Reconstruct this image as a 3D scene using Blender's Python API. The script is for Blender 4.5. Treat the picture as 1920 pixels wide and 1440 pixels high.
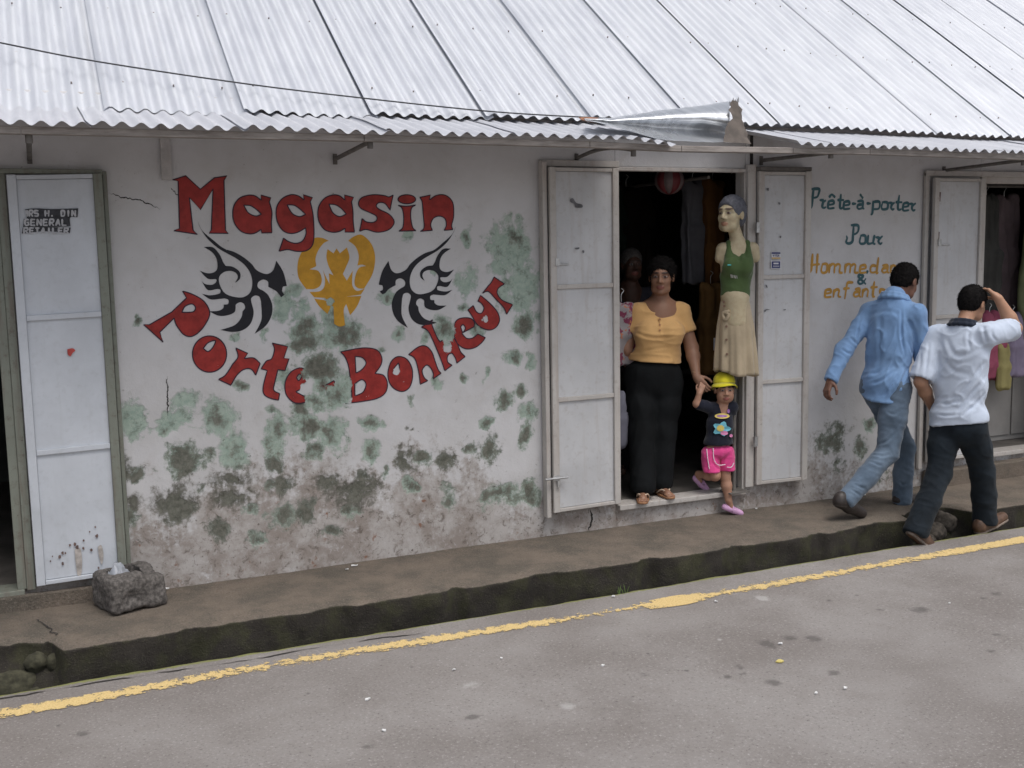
import bpy, bmesh, math, random
import numpy as np
from math import radians, sin, cos, pi
from mathutils import Vector, Matrix
from mathutils.geometry import delaunay_2d_cdt

for o in list(bpy.data.objects):
    bpy.data.objects.remove(o)
scene = bpy.context.scene
COL = scene.collection
rng = np.random.default_rng(7)
random.seed(7)

# ------------------------------------------------------------------ camera
FPX, PITCH, YAW, ROLL = 2029.0, radians(6.99), radians(23.72), radians(-1.083)
CAM = np.array([0.0, -6.207, 1.85])
_F = np.array([sin(YAW) * cos(PITCH), cos(YAW) * cos(PITCH), -sin(PITCH)])
_R0 = np.cross(_F, [0, 0, 1]); _R0 /= np.linalg.norm(_R0)
_U0 = np.cross(_R0, _F)
_R = _R0 * cos(ROLL) + _U0 * sin(ROLL)
_U = _U0 * cos(ROLL) - _R0 * sin(ROLL)
cd = bpy.data.cameras.new('camera')
cam = bpy.data.objects.new('camera', cd); COL.objects.link(cam)
cam.matrix_world = Matrix(((_R[0], _U[0], -_F[0], CAM[0]), (_R[1], _U[1], -_F[1], CAM[1]),
                           (_R[2], _U[2], -_F[2], CAM[2]), (0, 0, 0, 1)))
cd.sensor_width = 36; cd.lens = FPX * 36 / 1920
cd.clip_start = 0.05; cd.clip_end = 500
scene.camera = cam

# ------------------------------------------------------------------ world, sun, exposure
SUN_EL, SUN_AZ = radians(66), radians(165)      # azimuth measured clockwise from +Y (the wall faces -Y)
w = bpy.data.worlds.new('World'); scene.world = w; w.use_nodes = True
wt = w.node_tree; wt.nodes.clear()
sky = wt.nodes.new('ShaderNodeTexSky'); sky.sky_type = 'NISHITA'; sky.sun_disc = False
sky.sun_elevation = SUN_EL; sky.sun_rotation = SUN_AZ
sky.air_density = 1.0; sky.dust_density = 4.0; sky.ozone_density = 1.0
hs = wt.nodes.new('ShaderNodeHueSaturation'); hs.inputs['Saturation'].default_value = 0.42
bg = wt.nodes.new('ShaderNodeBackground'); bg.inputs['Strength'].default_value = 0.15
wo = wt.nodes.new('ShaderNodeOutputWorld')
wt.links.new(sky.outputs[0], hs.inputs['Color']); wt.links.new(hs.outputs[0], bg.inputs['Color'])
wt.links.new(bg.outputs[0], wo.inputs['Surface'])
sl = bpy.data.lights.new('sun', 'SUN'); sl.energy = 1.5; sl.angle = radians(35); sl.color = (1.0, 0.965, 0.92)
so = bpy.data.objects.new('sun', sl); COL.objects.link(so)
_sd = Vector((sin(SUN_AZ) * cos(SUN_EL), cos(SUN_AZ) * cos(SUN_EL), sin(SUN_EL)))
so.rotation_euler = _sd.to_track_quat('Z', 'Y').to_euler(); so.location = (0, -3, 9)
scene.view_settings.view_transform = 'Standard'; scene.view_settings.look = 'None'
scene.view_settings.gamma = 1.0; scene.view_settings.use_curve_mapping = False
scene.view_settings.exposure = 0.0
scene.render.engine = 'CYCLES'

# ------------------------------------------------------------------ survey: measured picture points -> points in the place
def ray(x, y): return _F + _R * ((x - 960) / FPX) - _U * ((y - 720) / FPX)
def onY(x, y, Y=0.0): d = ray(x, y); return CAM + d * ((Y - CAM[1]) / d[1])
def onZ(x, y, Z=0.0): d = ray(x, y); return CAM + d * ((Z - CAM[2]) / d[2])
EAVE_Y, EAVE_Z, ROOF_S = -0.15, 2.645, 0.727
def onRoof(x, y, h=0.0):
    d = ray(x, y); a = EAVE_Z + h - ROOF_S * EAVE_Y
    t = (a + ROOF_S * CAM[1] - CAM[2]) / (d[2] - ROOF_S * d[1]); return CAM + d * t

# ------------------------------------------------------------------ node helpers
def nd(t, typ, ins=None, **props):
    n = t.nodes.new(typ)
    for k, v in props.items(): setattr(n, k, v)
    for k, v in (ins or {}).items():
        s = n.inputs[k]
        if hasattr(v, 'is_output'): t.links.new(v, s)
        else: s.default_value = v
    return n
def mth(t, op, a, b=None, c=None, clamp=False):
    ins = {0: a}
    if b is not None: ins[1] = b
    if c is not None: ins[2] = c
    return nd(t, 'ShaderNodeMath', ins, operation=op, use_clamp=clamp).outputs[0]
def ss(t, v, lo, hi):
    return nd(t, 'ShaderNodeMapRange', {0: v, 1: lo, 2: hi}, interpolation_type='SMOOTHSTEP').outputs[0]
def mixc(t, f, a, b, mode='MIX'):
    n = nd(t, 'ShaderNodeMix', {0: f}, data_type='RGBA', blend_type=mode)
    for i, v in ((6, a), (7, b)):
        if hasattr(v, 'is_output'): t.links.new(v, n.inputs[i])
        else: n.inputs[i].default_value = (*v[:3], 1)
    return n.outputs[2]
def coords(t, scale=(1, 1, 1), which='Object'):
    c = nd(t, 'ShaderNodeTexCoord')
    return nd(t, 'ShaderNodeMapping', {0: c.outputs[which], 3: scale}).outputs[0]
def noise(t, vec, scale, detail=5, rough=.6, dist=0.0):
    return nd(t, 'ShaderNodeTexNoise', {'Vector': vec, 'Scale': scale, 'Detail': detail, 'Roughness': rough, 'Distortion': dist}).outputs[0]
def attr(t, name): return nd(t, 'ShaderNodeAttribute', attribute_name=name).outputs['Fac']
def attrc(t, name): return nd(t, 'ShaderNodeAttribute', attribute_name=name).outputs['Color']
def newmat(name):
    m = bpy.data.materials.new(name); m.use_nodes = True
    t = m.node_tree; b = t.nodes['Principled BSDF']
    return m, t, b
def bump(t, b, h, strength=.3, dist=.01):
    n = nd(t, 'ShaderNodeBump', {'Strength': strength, 'Distance': dist, 'Height': h})
    t.links.new(n.outputs[0], b.inputs['Normal'])
def simple(name, c, rough=.7, var=.15, scale=20, bstr=.15, bscale=None, metal=0.0, stretch=(1, 1, 1), spec=None):
    m, t, b = newmat(name)
    v = coords(t, stretch)
    n = noise(t, v, scale, 5)
    c = np.array(c, float)
    lo, hi = np.clip(c * (1 - var), 0, 1), np.clip(c * (1 + var), 0, 1)
    f = ss(t, n, .3, .7)
    t.links.new(mixc(t, f, lo, hi), b.inputs['Base Color'])
    b.inputs['Roughness'].default_value = rough; b.inputs['Metallic'].default_value = metal
    if spec is not None: b.inputs['Specular IOR Level'].default_value = spec
    if bstr: bump(t, b, noise(t, v, bscale or scale * 3, 4), bstr, .004)
    return m

# ------------------------------------------------------------------ object helpers
def tag(o, label=None, cat=None, group=None, kind=None):
    if label: o['label'] = label
    if cat: o['category'] = cat
    if group: o['group'] = group
    if kind: o['kind'] = kind
    return o
def link(o, parent=None):
    COL.objects.link(o)
    if parent is not None:
        o.parent = parent
        o.matrix_parent_inverse = parent_inv(parent)
    return o
def parent_inv(p):
    m = Matrix.Identity(4); chain = []
    while p is not None: chain.append(p); p = p.parent
    for q in reversed(chain): m = m @ q.matrix_parent_inverse @ q.matrix_basis
    return m.inverted()
def empty(name, loc=(0, 0, 0)):
    o = bpy.data.objects.new(name, None); o.location = loc; o.empty_display_size = .1
    COL.objects.link(o); return o
def mesh_np(name, V, Fq, mats, parent=None, smooth=False, mi=None, at=None, colors=None):
    """V (n,3) array, Fq (m,3|4) int array or list of faces"""
    me = bpy.data.meshes.new(name)
    V = np.asarray(V, np.float32)
    if isinstance(Fq, np.ndarray):
        k = Fq.shape[1]; m = len(Fq)
        me.vertices.add(len(V)); me.vertices.foreach_set('co', V.ravel())
        me.loops.add(m * k); me.loops.foreach_set('vertex_index', Fq.astype(np.int32).ravel())
        me.polygons.add(m); me.polygons.foreach_set('loop_start', np.arange(0, m * k, k, dtype=np.int32))
        me.polygons.foreach_set('loop_total', np.full(m, k, np.int32))
        me.update(calc_edges=True)
    else:
        me.from_pydata([tuple(map(float, v)) for v in V], [], Fq)
    me.validate()
    if not isinstance(mats, (list, tuple)): mats = [mats]
    for x in mats: me.materials.append(x)
    if mi is not None: me.polygons.foreach_set('material_index', np.asarray(mi, np.int32))
    if smooth: me.polygons.foreach_set('use_smooth', np.ones(len(me.polygons), bool))
    for k, a in (at or {}).items():
        x = me.attributes.new(k, 'FLOAT', 'POINT'); x.data.foreach_set('value', np.asarray(a, np.float32))
    if colors is not None:
        x = me.attributes.new('Col', 'FLOAT_COLOR', 'POINT')
        c4 = np.ones((len(V), 4), np.float32); c4[:, :3] = colors; x.data.foreach_set('color', c4.ravel())
    me.update()
    o = bpy.data.objects.new(name, me)
    return link(o, parent)
class MB:
    def __init__(s): s.v = []; s.f = []; s.mi = []
    def add(s, vs, fs, mi=0):
        n = len(s.v); s.v += [tuple(map(float, v)) for v in vs]
        s.f += [tuple(i + n for i in f) for f in fs]; s.mi += [mi] * len(fs); return s
    def box(s, lo, hi, mi=0, M=None, jit=0):
        (x0, y0, z0), (x1, y1, z1) = lo, hi
        vs = [(x, y, z) for z in (z0, z1) for y in (y0, y1) for x in (x0, x1)]
        if jit: vs = [tuple(c + random.uniform(-jit, jit) for c in v) for v in vs]
        if M is not None: vs = [tuple(M @ Vector(v)) for v in vs]
        return s.add(vs, [(0, 2, 3, 1), (4, 5, 7, 6), (0, 1, 5, 4), (2, 6, 7, 3), (0, 4, 6, 2), (1, 3, 7, 5)], mi)
    def tube(s, pts, r, n=8, mi=0, cap=True):
        pts = [np.array(p, float) for p in pts]; rs = r if hasattr(r, '__len__') else [r] * len(pts)
        rings = []; prev = None
        for i, p in enumerate(pts):
            d = pts[min(i + 1, len(pts) - 1)] - pts[max(i - 1, 0)]; d /= np.linalg.norm(d) + 1e-9
            a = prev if prev is not None else (np.array([0, 0, 1.]) if abs(d[2]) < .9 else np.array([1., 0, 0]))
            a = a - d * (a @ d); a /= np.linalg.norm(a); b = np.cross(d, a); prev = a
            rings.append([p + (a * cos(2 * pi * k / n) + b * sin(2 * pi * k / n)) * rs[i] for k in range(n)])
        vs = [v for rr in rings for v in rr]; fs = []
        for i in range(len(pts) - 1):
            for k in range(n):
                k2 = (k + 1) % n; fs.append((i * n + k, i * n + k2, (i + 1) * n + k2, (i + 1) * n + k))
        if cap: fs.append(tuple(range(n))[::-1]); fs.append(tuple(range((len(pts) - 1) * n, len(pts) * n)))
        return s.add(vs, fs, mi)
    def build(s, name, mats, parent=None, smooth=False, bevel=0):
        o = mesh_np(name, np.array(s.v), s.f, mats, parent, smooth, s.mi)
        if bevel:
            b = o.modifiers.new('bevel', 'BEVEL'); b.width = bevel; b.segments = 2; b.limit_method = 'ANGLE'
        return o
# value noise in numpy
_perm = rng.random((64, 64, 64)).astype(np.float32)
def vnoise(P, s=1.0, seed=0):
    P = np.asarray(P, np.float32) * s + seed * 7.31
    i = np.floor(P).astype(np.int64); f = P - i; f = f * f * (3 - 2 * f)
    i0 = i & 63; i1 = (i + 1) & 63
    def g(a, b, c): return _perm[a, b, c]
    x0, y0, z0 = i0[..., 0], i0[..., 1], i0[..., 2]; x1, y1, z1 = i1[..., 0], i1[..., 1], i1[..., 2]
    fx, fy, fz = f[..., 0], f[..., 1], f[..., 2]
    a = g(x0, y0, z0) * (1 - fx) + g(x1, y0, z0) * fx; b = g(x0, y1, z0) * (1 - fx) + g(x1, y1, z0) * fx
    c = g(x0, y0, z1) * (1 - fx) + g(x1, y0, z1) * fx; d = g(x0, y1, z1) * (1 - fx) + g(x1, y1, z1) * fx
    return (a * (1 - fy) + b * fy) * (1 - fz) + (c * (1 - fy) + d * fy) * fz
def fbm(P, s=1.0, oct=4, seed=0):
    r = 0; a = .5; t = 0
    for k in range(oct): r = r + a * vnoise(P, s * 2 ** k, seed + k * 3); t += a; a *= .5
    return r / t
def grid(xs, ys):
    X, Y = np.meshgrid(xs, ys, indexing='ij'); nx, ny = X.shape
    I = np.arange(nx * ny).reshape(nx, ny)
    F = np.stack([I[:-1, :-1], I[1:, :-1], I[1:, 1:], I[:-1, 1:]], -1).reshape(-1, 4)
    return X.ravel(), Y.ravel(), F
# ================================================================== SETTING
PAV_EDGE, ROAD_Y, ROAD_Z = -0.71, -0.868, -0.13
def stain_field(pts, blobs):
    """blobs: (u,v,ru,rv,weight) ; returns max of 1-r"""
    f = np.full(len(pts), -1.0, np.float32)
    for (u, v, ru, rv, wgt) in blobs:
        r = np.sqrt(((pts[:, 0] - u) / ru) ** 2 + ((pts[:, 1] - v) / rv) ** 2)
        f = np.maximum(f, (1 - r) * wgt)
    return np.clip(f, -1, 1)

# ---- road
def m_road():
    m, t, b = newmat('asphalt'); v = coords(t)
    n1 = noise(t, v, 1.3, 4, .55); n2 = noise(t, v, 75, 5, .75); n3 = noise(t, v, 9, 6, .65)
    c = mixc(t, ss(t, n1, .3, .7), (.205, .186, .175), (.285, .268, .258))
    c = mixc(t, mth(t, 'MULTIPLY', ss(t, n3, .45, .75), .25), c, (.19, .17, .16))
    c = mixc(t, ss(t, n2, .55, .69), c, (.385, .365, .352))
    c = mixc(t, ss(t, n2, .44, .30), c, (.11, .10, .095))
    st = mth(t, 'ADD', attr(t, 'stain'), mth(t, 'MULTIPLY', mth(t, 'SUBTRACT', noise(t, v, 22, 5), .5), 1.3))
    c = mixc(t, mth(t, 'MULTIPLY', ss(t, st, -.05, .55), .62), c, (.085, .078, .075))
    pl = mth(t, 'ADD', attr(t, 'pale'), mth(t, 'MULTIPLY', mth(t, 'SUBTRACT', noise(t, v, 30, 4), .5), .8))
    c = mixc(t, mth(t, 'MULTIPLY', ss(t, pl, 0, .5), .5), c, (.5, .49, .48))
    ms = mth(t, 'ADD', attr(t, 'moss'), mth(t, 'MULTIPLY', mth(t, 'SUBTRACT', noise(t, v, 45, 4), .5), 1.1))
    c = mixc(t, mth(t, 'MULTIPLY', ss(t, ms, -.05, .35), .85), c, (.22, .23, .07))
    t.links.new(c, b.inputs['Base Color']); b.inputs['Roughness'].default_value = .88
    b.inputs['Specular IOR Level'].default_value = .25
    bump(t, b, mth(t, 'ADD', n2, mth(t, 'MULTIPLY', n3, .6)), .55, .006); return m
M_road = m_road()
def cr(x0, y0, s): return lambda x, y: (x0 + x / s, y0 + y / s)
def zblob(px, py, rx, ry, wgt=1.0, z=ROAD_Z):
    c = onZ(px, py, z); a = onZ(px + rx, py, z); d = onZ(px, py - ry, z)
    return (c[0], c[1], max(.012, abs(a[0] - c[0])), max(.012, abs(d[1] - c[1])), wgt)
c2 = cr(960, 1080, 2); c4 = cr(480, 960, 4)
stains = []
for (x, y, rx, ry) in [(955, 255, 44, 26), (1040, 232, 42, 13), (1130, 235, 48, 16), (855, 342, 32, 13), (810, 380, 26, 11), (865, 368, 24, 9), (980, 400, 44, 22), (1205, 362, 44, 15), (655, 357, 20, 7), (1530, 128, 60, 16), (1380, 128, 24, 7), (1820, 68, 34, 11), (1770, 85, 20, 8), (1820, 222, 27, 11), (1800, 282, 24, 11), (150, 465, 12, 8), (512, 292, 12, 7), (495, 372, 30, 9), (1190, 92, 20, 6), (1290, 72, 16, 6), (1065, 402, 16, 8), (455, 455, 14, 5)]:
    stains.append(zblob(*c2(x, y), rx / 2, ry / 2, .9))
for (x, y, rx, ry) in [(945, 1103, 36, 11), (1165, 1155, 42, 13), (390, 1355, 30, 10), (1140, 1360, 30, 10), (1365, 1170, 16, 7), (570, 1183, 13, 6), (945, 1148, 16, 8)]:
    stains.append(zblob(*c4(x, y), rx / 4, ry / 4, 1.0))
for (x, y, rx, ry) in [(155, 1375, 18, 6), (110, 1360, 9, 4), (885, 1345, 20, 6), (430, 1392, 9, 4), (625, 1383, 9, 4), (845, 1352, 7, 3), (780, 1345, 9, 3), (690, 1400, 24, 5)]:
    stains.append(zblob(x, y, rx, ry, 1.0))
pales = [zblob(1430, 1122, 17, 8), zblob(1350, 1199, 9, 4), zblob(1065, 1325, 24, 9, .6), zblob(880, 1285, 30, 8, .5), zblob(1340, 1010, 9, 4)]
xs = np.concatenate([np.linspace(-60, -2.6, 12), np.arange(-2.5, 9.5, .025), np.linspace(9.6, 60, 12)])
ys = np.concatenate([np.linspace(-60, -5.8, 14), np.arange(-5.7, ROAD_Y - .05, .03), np.arange(ROAD_Y - .045, ROAD_Y + .001, .009)])
X, Y, Fq = grid(xs, ys)
P3 = np.stack([X, Y, np.zeros_like(X)], -1)
edge = np.clip((Y - (ROAD_Y - .03)) / .03, 0, 1)
Yv = Y + edge * ((fbm(P3, 9, 3) - .5) * .035 + (fbm(P3, 1.3, 2, 5) - .5) * .05)
Z = ROAD_Z + (fbm(P3, .8, 3) - .5) * .012 * (np.abs(X) < 12) - edge ** 3 * .006
moss = np.clip((Y - (ROAD_Y - .035)) / .035, -1, 1) * .8
road = mesh_np('road', np.stack([X, Yv, Z], -1), Fq, M_road, smooth=True,
               at={'stain': stain_field(np.stack([X, Y], -1), stains), 'pale': stain_field(np.stack([X, Y], -1), pales), 'moss': moss})
tag(road, kind='structure')

# edge crack + painted yellow line: thin sheets just above the road
def road_z(X, Y): return ROAD_Z + (fbm(np.stack([X, Y, np.zeros_like(X)], -1), .8, 3) - .5) * .012
def ribbon(name, cx, cy, half, mat, lift, parent, cols=5, at=None):
    n = len(cx); tt = np.linspace(-1, 1, cols)
    dx, dy = np.gradient(cx), np.gradient(cy); L = np.hypot(dx, dy); nx, ny = -dy / L, dx / L
    X = cx[:, None] + nx[:, None] * half[:, None] * tt; Y = cy[:, None] + ny[:, None] * half[:, None] * tt
    Z = road_z(X.ravel(), Y.ravel()) + lift
    I = np.arange(n * cols).reshape(n, cols)
    F = np.stack([I[:-1, :-1], I[1:, :-1], I[1:, 1:], I[:-1, 1:]], -1).reshape(-1, 4)
    a = {'edge': np.tile(1 - np.abs(tt), n), 'along': np.repeat(at if at is not None else np.zeros(n), cols)}
    return mesh_np(name, np.stack([X.ravel(), Y.ravel(), Z], -1), F, mat, parent, at=a)
def m_yellow():
    m, t, b = newmat('worn_yellow_paint'); v = coords(t)
    n1 = noise(t, v, 26, 6, .7); n2 = noise(t, v, 110, 3, .7)
    a = mth(t, 'ADD', mth(t, 'MULTIPLY', attr(t, 'edge'), .75), mth(t, 'SUBTRACT', attr(t, 'along'), .36))
    a = mth(t, 'ADD', a, mth(t, 'MULTIPLY', mth(t, 'SUBTRACT', n1, .5), 3.8))
    a = mth(t, 'ADD', a, mth(t, 'MULTIPLY', mth(t, 'SUBTRACT', n2, .5), 1.3))
    c = mixc(t, ss(t, n2, .3, .7), (.58, .41, .16), (.74, .57, .28))
    t.links.new(c, b.inputs['Base Color']); b.inputs['Roughness'].default_value = .8
    tr = nd(t, 'ShaderNodeBsdfTransparent'); mx = nd(t, 'ShaderNodeMixShader', {0: ss(t, a, .10, .32), 1: tr.outputs[0], 2: b.outputs[0]})
    t.links.new(mx.outputs[0], t.nodes['Material Output'].inputs[0]); return m
lp = np.array([onZ(x, y, ROAD_Z)[:2] for x, y in [(-260, 1378), (0, 1340), (240, 1298), (480, 1252), (720, 1213), (960, 1177), (1200, 1138), (1320, 1118), (1440, 1098), (1680, 1055), (1920, 1013), (2150, 970), (2400, 930)]])
sx = np.arange(lp[0, 0], lp[-1, 0], .03)
ln_y = np.interp(sx, lp[:, 0], lp[:, 1]); ln_y = np.convolve(np.pad(ln_y, 12, 'edge'), np.ones(25) / 25, 'valid')
bx = onZ(1268, 1126, ROAD_Z)[0]
wob = (fbm(np.stack([sx, sx * 0, sx * 0], -1), 3, 2) - .5)
half = .058 + wob * .02 + .028 * np.exp(-((sx - bx) / .13) ** 2)
along = .28 + (fbm(np.stack([sx, sx * 0 + 3, sx * 0], -1), 1.7, 2) - .5) * 1.0 + .9 * np.exp(-((sx - bx) / .16) ** 2) - .2 * np.exp(-((sx - 1.75) / .35) ** 2)
yl = ribbon('yellow_line', sx, ln_y, half, m_yellow(), .004, road, 9, along)
M_crack = simple('dark_crack', (.03, .027, .025), .95, .3, 40)
cpts = np.array([onZ(x, y, ROAD_Z)[:2] for x, y in [(-60, 1318), (0, 1311), (200, 1277), (330, 1258), (480, 1236), (590, 1215), (720, 1196), (800, 1187)]])
cx_ = np.arange(cpts[0, 0], cpts[-1, 0], .012)
cy_ = np.interp(cx_, cpts[:, 0], cpts[:, 1]) + (fbm(np.stack([cx_, cx_ * 0, cx_ * 0], -1), 20, 3) - .5) * .02
ribbon('crack', cx_, cy_, np.clip(.003 + (fbm(np.stack([cx_, cx_ * 0 + 9, cx_ * 0], -1), 8, 3) - .5) * .014, .0006, .006), M_crack, .0035, road, 3)

# ---- drain between road and kerb
M_drain = simple('wet_drain_silt', (.03, .028, .022), .7, .4, 12, .4)
dxs = np.arange(-4, 11, .08); prof = [(ROAD_Y + .012, ROAD_Z - .012), (ROAD_Y + .02, -.30), (ROAD_Y + .03, -.38), (-.60, -.40), (-.40, -.42)]
I = np.arange(len(dxs) * 5).reshape(len(dxs), 5)
V = np.array([(x, y + (random.random() - .5) * .012 * (k > 0), z + (random.random() - .5) * .02 * (k > 0)) for x in dxs for k, (y, z) in enumerate(prof)])
tag(mesh_np('drain', V, np.stack([I[:-1, :-1], I[1:, :-1], I[1:, 1:], I[:-1, 1:]], -1).reshape(-1, 4), M_drain, smooth=True), kind='structure')

# ---- pavement with mossy kerb face
def m_pave():
    m, t, b = newmat('worn_concrete'); v = coords(t)
    n1 = noise(t, v, 3.2, 7, .68); n2 = noise(t, v, 110, 3, .7); n3 = noise(t, v, 16, 6, .7)
    c = mixc(t, ss(t, n1, .32, .68), (.110, .098, .082), (.195, .160, .130))
    c = mixc(t, mth(t, 'MULTIPLY', ss(t, n3, .5, .8), .4), c, (.085, .072, .06))
    c = mixc(t, mth(t, 'MULTIPLY', ss(t, n2, .54, .70), .7), c, (.25, .22, .19))
    c = mixc(t, mth(t, 'MULTIPLY', ss(t, n2, .44, .30), .7), c, (.06, .05, .042))
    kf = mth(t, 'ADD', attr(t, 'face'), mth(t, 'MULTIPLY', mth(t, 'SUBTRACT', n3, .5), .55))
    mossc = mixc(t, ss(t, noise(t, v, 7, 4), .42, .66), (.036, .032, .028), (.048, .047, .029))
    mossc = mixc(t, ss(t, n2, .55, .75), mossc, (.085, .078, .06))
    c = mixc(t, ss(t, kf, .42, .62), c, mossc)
    t.links.new(c, b.inputs['Base Color']); b.inputs['Roughness'].default_value = .92
    b.inputs['Specular IOR Level'].default_value = .2
    bump(t, b, mth(t, 'ADD', n2, mth(t, 'MULTIPLY', n3, 1.6)), .8, .008); return m
M_pave = m_pave()
NOTCH = [(5.35, 5.90, .20, .17), (-.55, .02, .17, .13)]      # broken stretches of kerb: x0, x1, how far back, drop
def pave_pt(x, s):
    """s: 0 at the wall .. 1 at kerb edge .. 2 foot of the face"""
    e = PAV_EDGE + (fbm(np.stack([x, x * 0, x * 0], -1), 2.2, 4, 3) - .5) * .085 + (fbm(np.stack([x, x * 0, x * 0], -1), 14, 4, 8) - .5) * .045
    for bx_, bw_, bd_ in ((.62, .05, .03), (1.35, .10, .035), (2.05, .05, .045), (2.62, .12, .03), (3.3, .06, .05), (3.9, .09, .03), (4.55, .07, .045), (5.05, .12, .04), (6.6, .1, .04)): e = e + bd_ * np.exp(-((x - bx_) / bw_) ** 4) * (.5 + fbm(np.stack([x, x * 0 + 7, x * 0], -1), 25, 3))
    br = np.zeros_like(x); dr = np.zeros_like(x)
    for (a, b_, back, drop) in NOTCH:
        k = np.clip(np.minimum(x - a, b_ - x) / .06, 0, 1); jag = .6 + .8 * fbm(np.stack([x, x * 0 + 2, x * 0], -1), 11, 3)
        br = np.maximum(br, back * k * jag); dr = np.maximum(dr, drop * k)
    ee = e + br
    top = np.clip(s, 0, 1); y = .02 + (ee - .02) * top
    z = (fbm(np.stack([x, y, x * 0], -1), 1.2, 3) - .5) * .014 + (fbm(np.stack([x, y, x * 0], -1), 16, 3, 4) - .5) * .006 * np.clip(1.2 - s, 0, 1) - .012 * np.clip(s - .9, 0, .1) / .1
    dn = np.clip(s - 1, 0, 1)
    y = np.where(s > 1, ee - .015 - .02 * dn + (fbm(np.stack([x, dn * .4, x * 0 + 5], -1), 6, 4) - .5) * .06 * np.clip(dn * 4, 0, 1) + (fbm(np.stack([x, dn * .4, x * 0 + 8], -1), 26, 3) - .5) * .03 * np.clip(dn * 6, 0, 1), y)
    y = y - np.where(s > 1, br * np.clip(dn * 2.2 - .4, 0, .7), 0)
    z = z - dn * .41
    return y, z
ps = np.concatenate([np.linspace(0, .9, 19), [.94, .97, .99, 1.0, 1.012, 1.04], np.linspace(1.1, 2, 9)])
pxs = np.concatenate([np.linspace(-12, -2.3, 10), np.arange(-2.2, 9, .022), np.linspace(9.1, 18, 10)])
X, S, Fq = grid(pxs, ps)
Yp, Zp = pave_pt(X, S)
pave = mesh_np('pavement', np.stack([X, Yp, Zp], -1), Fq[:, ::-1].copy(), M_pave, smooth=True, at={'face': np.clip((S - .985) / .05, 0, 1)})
tag(pave, kind='structure')
# ================================================================== SHOP BUILDING
shop = empty('shop_building', (0, 0, 0))
tag(shop, 'long white plastered shop with red painted sign and corrugated metal roof', 'building')

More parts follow.
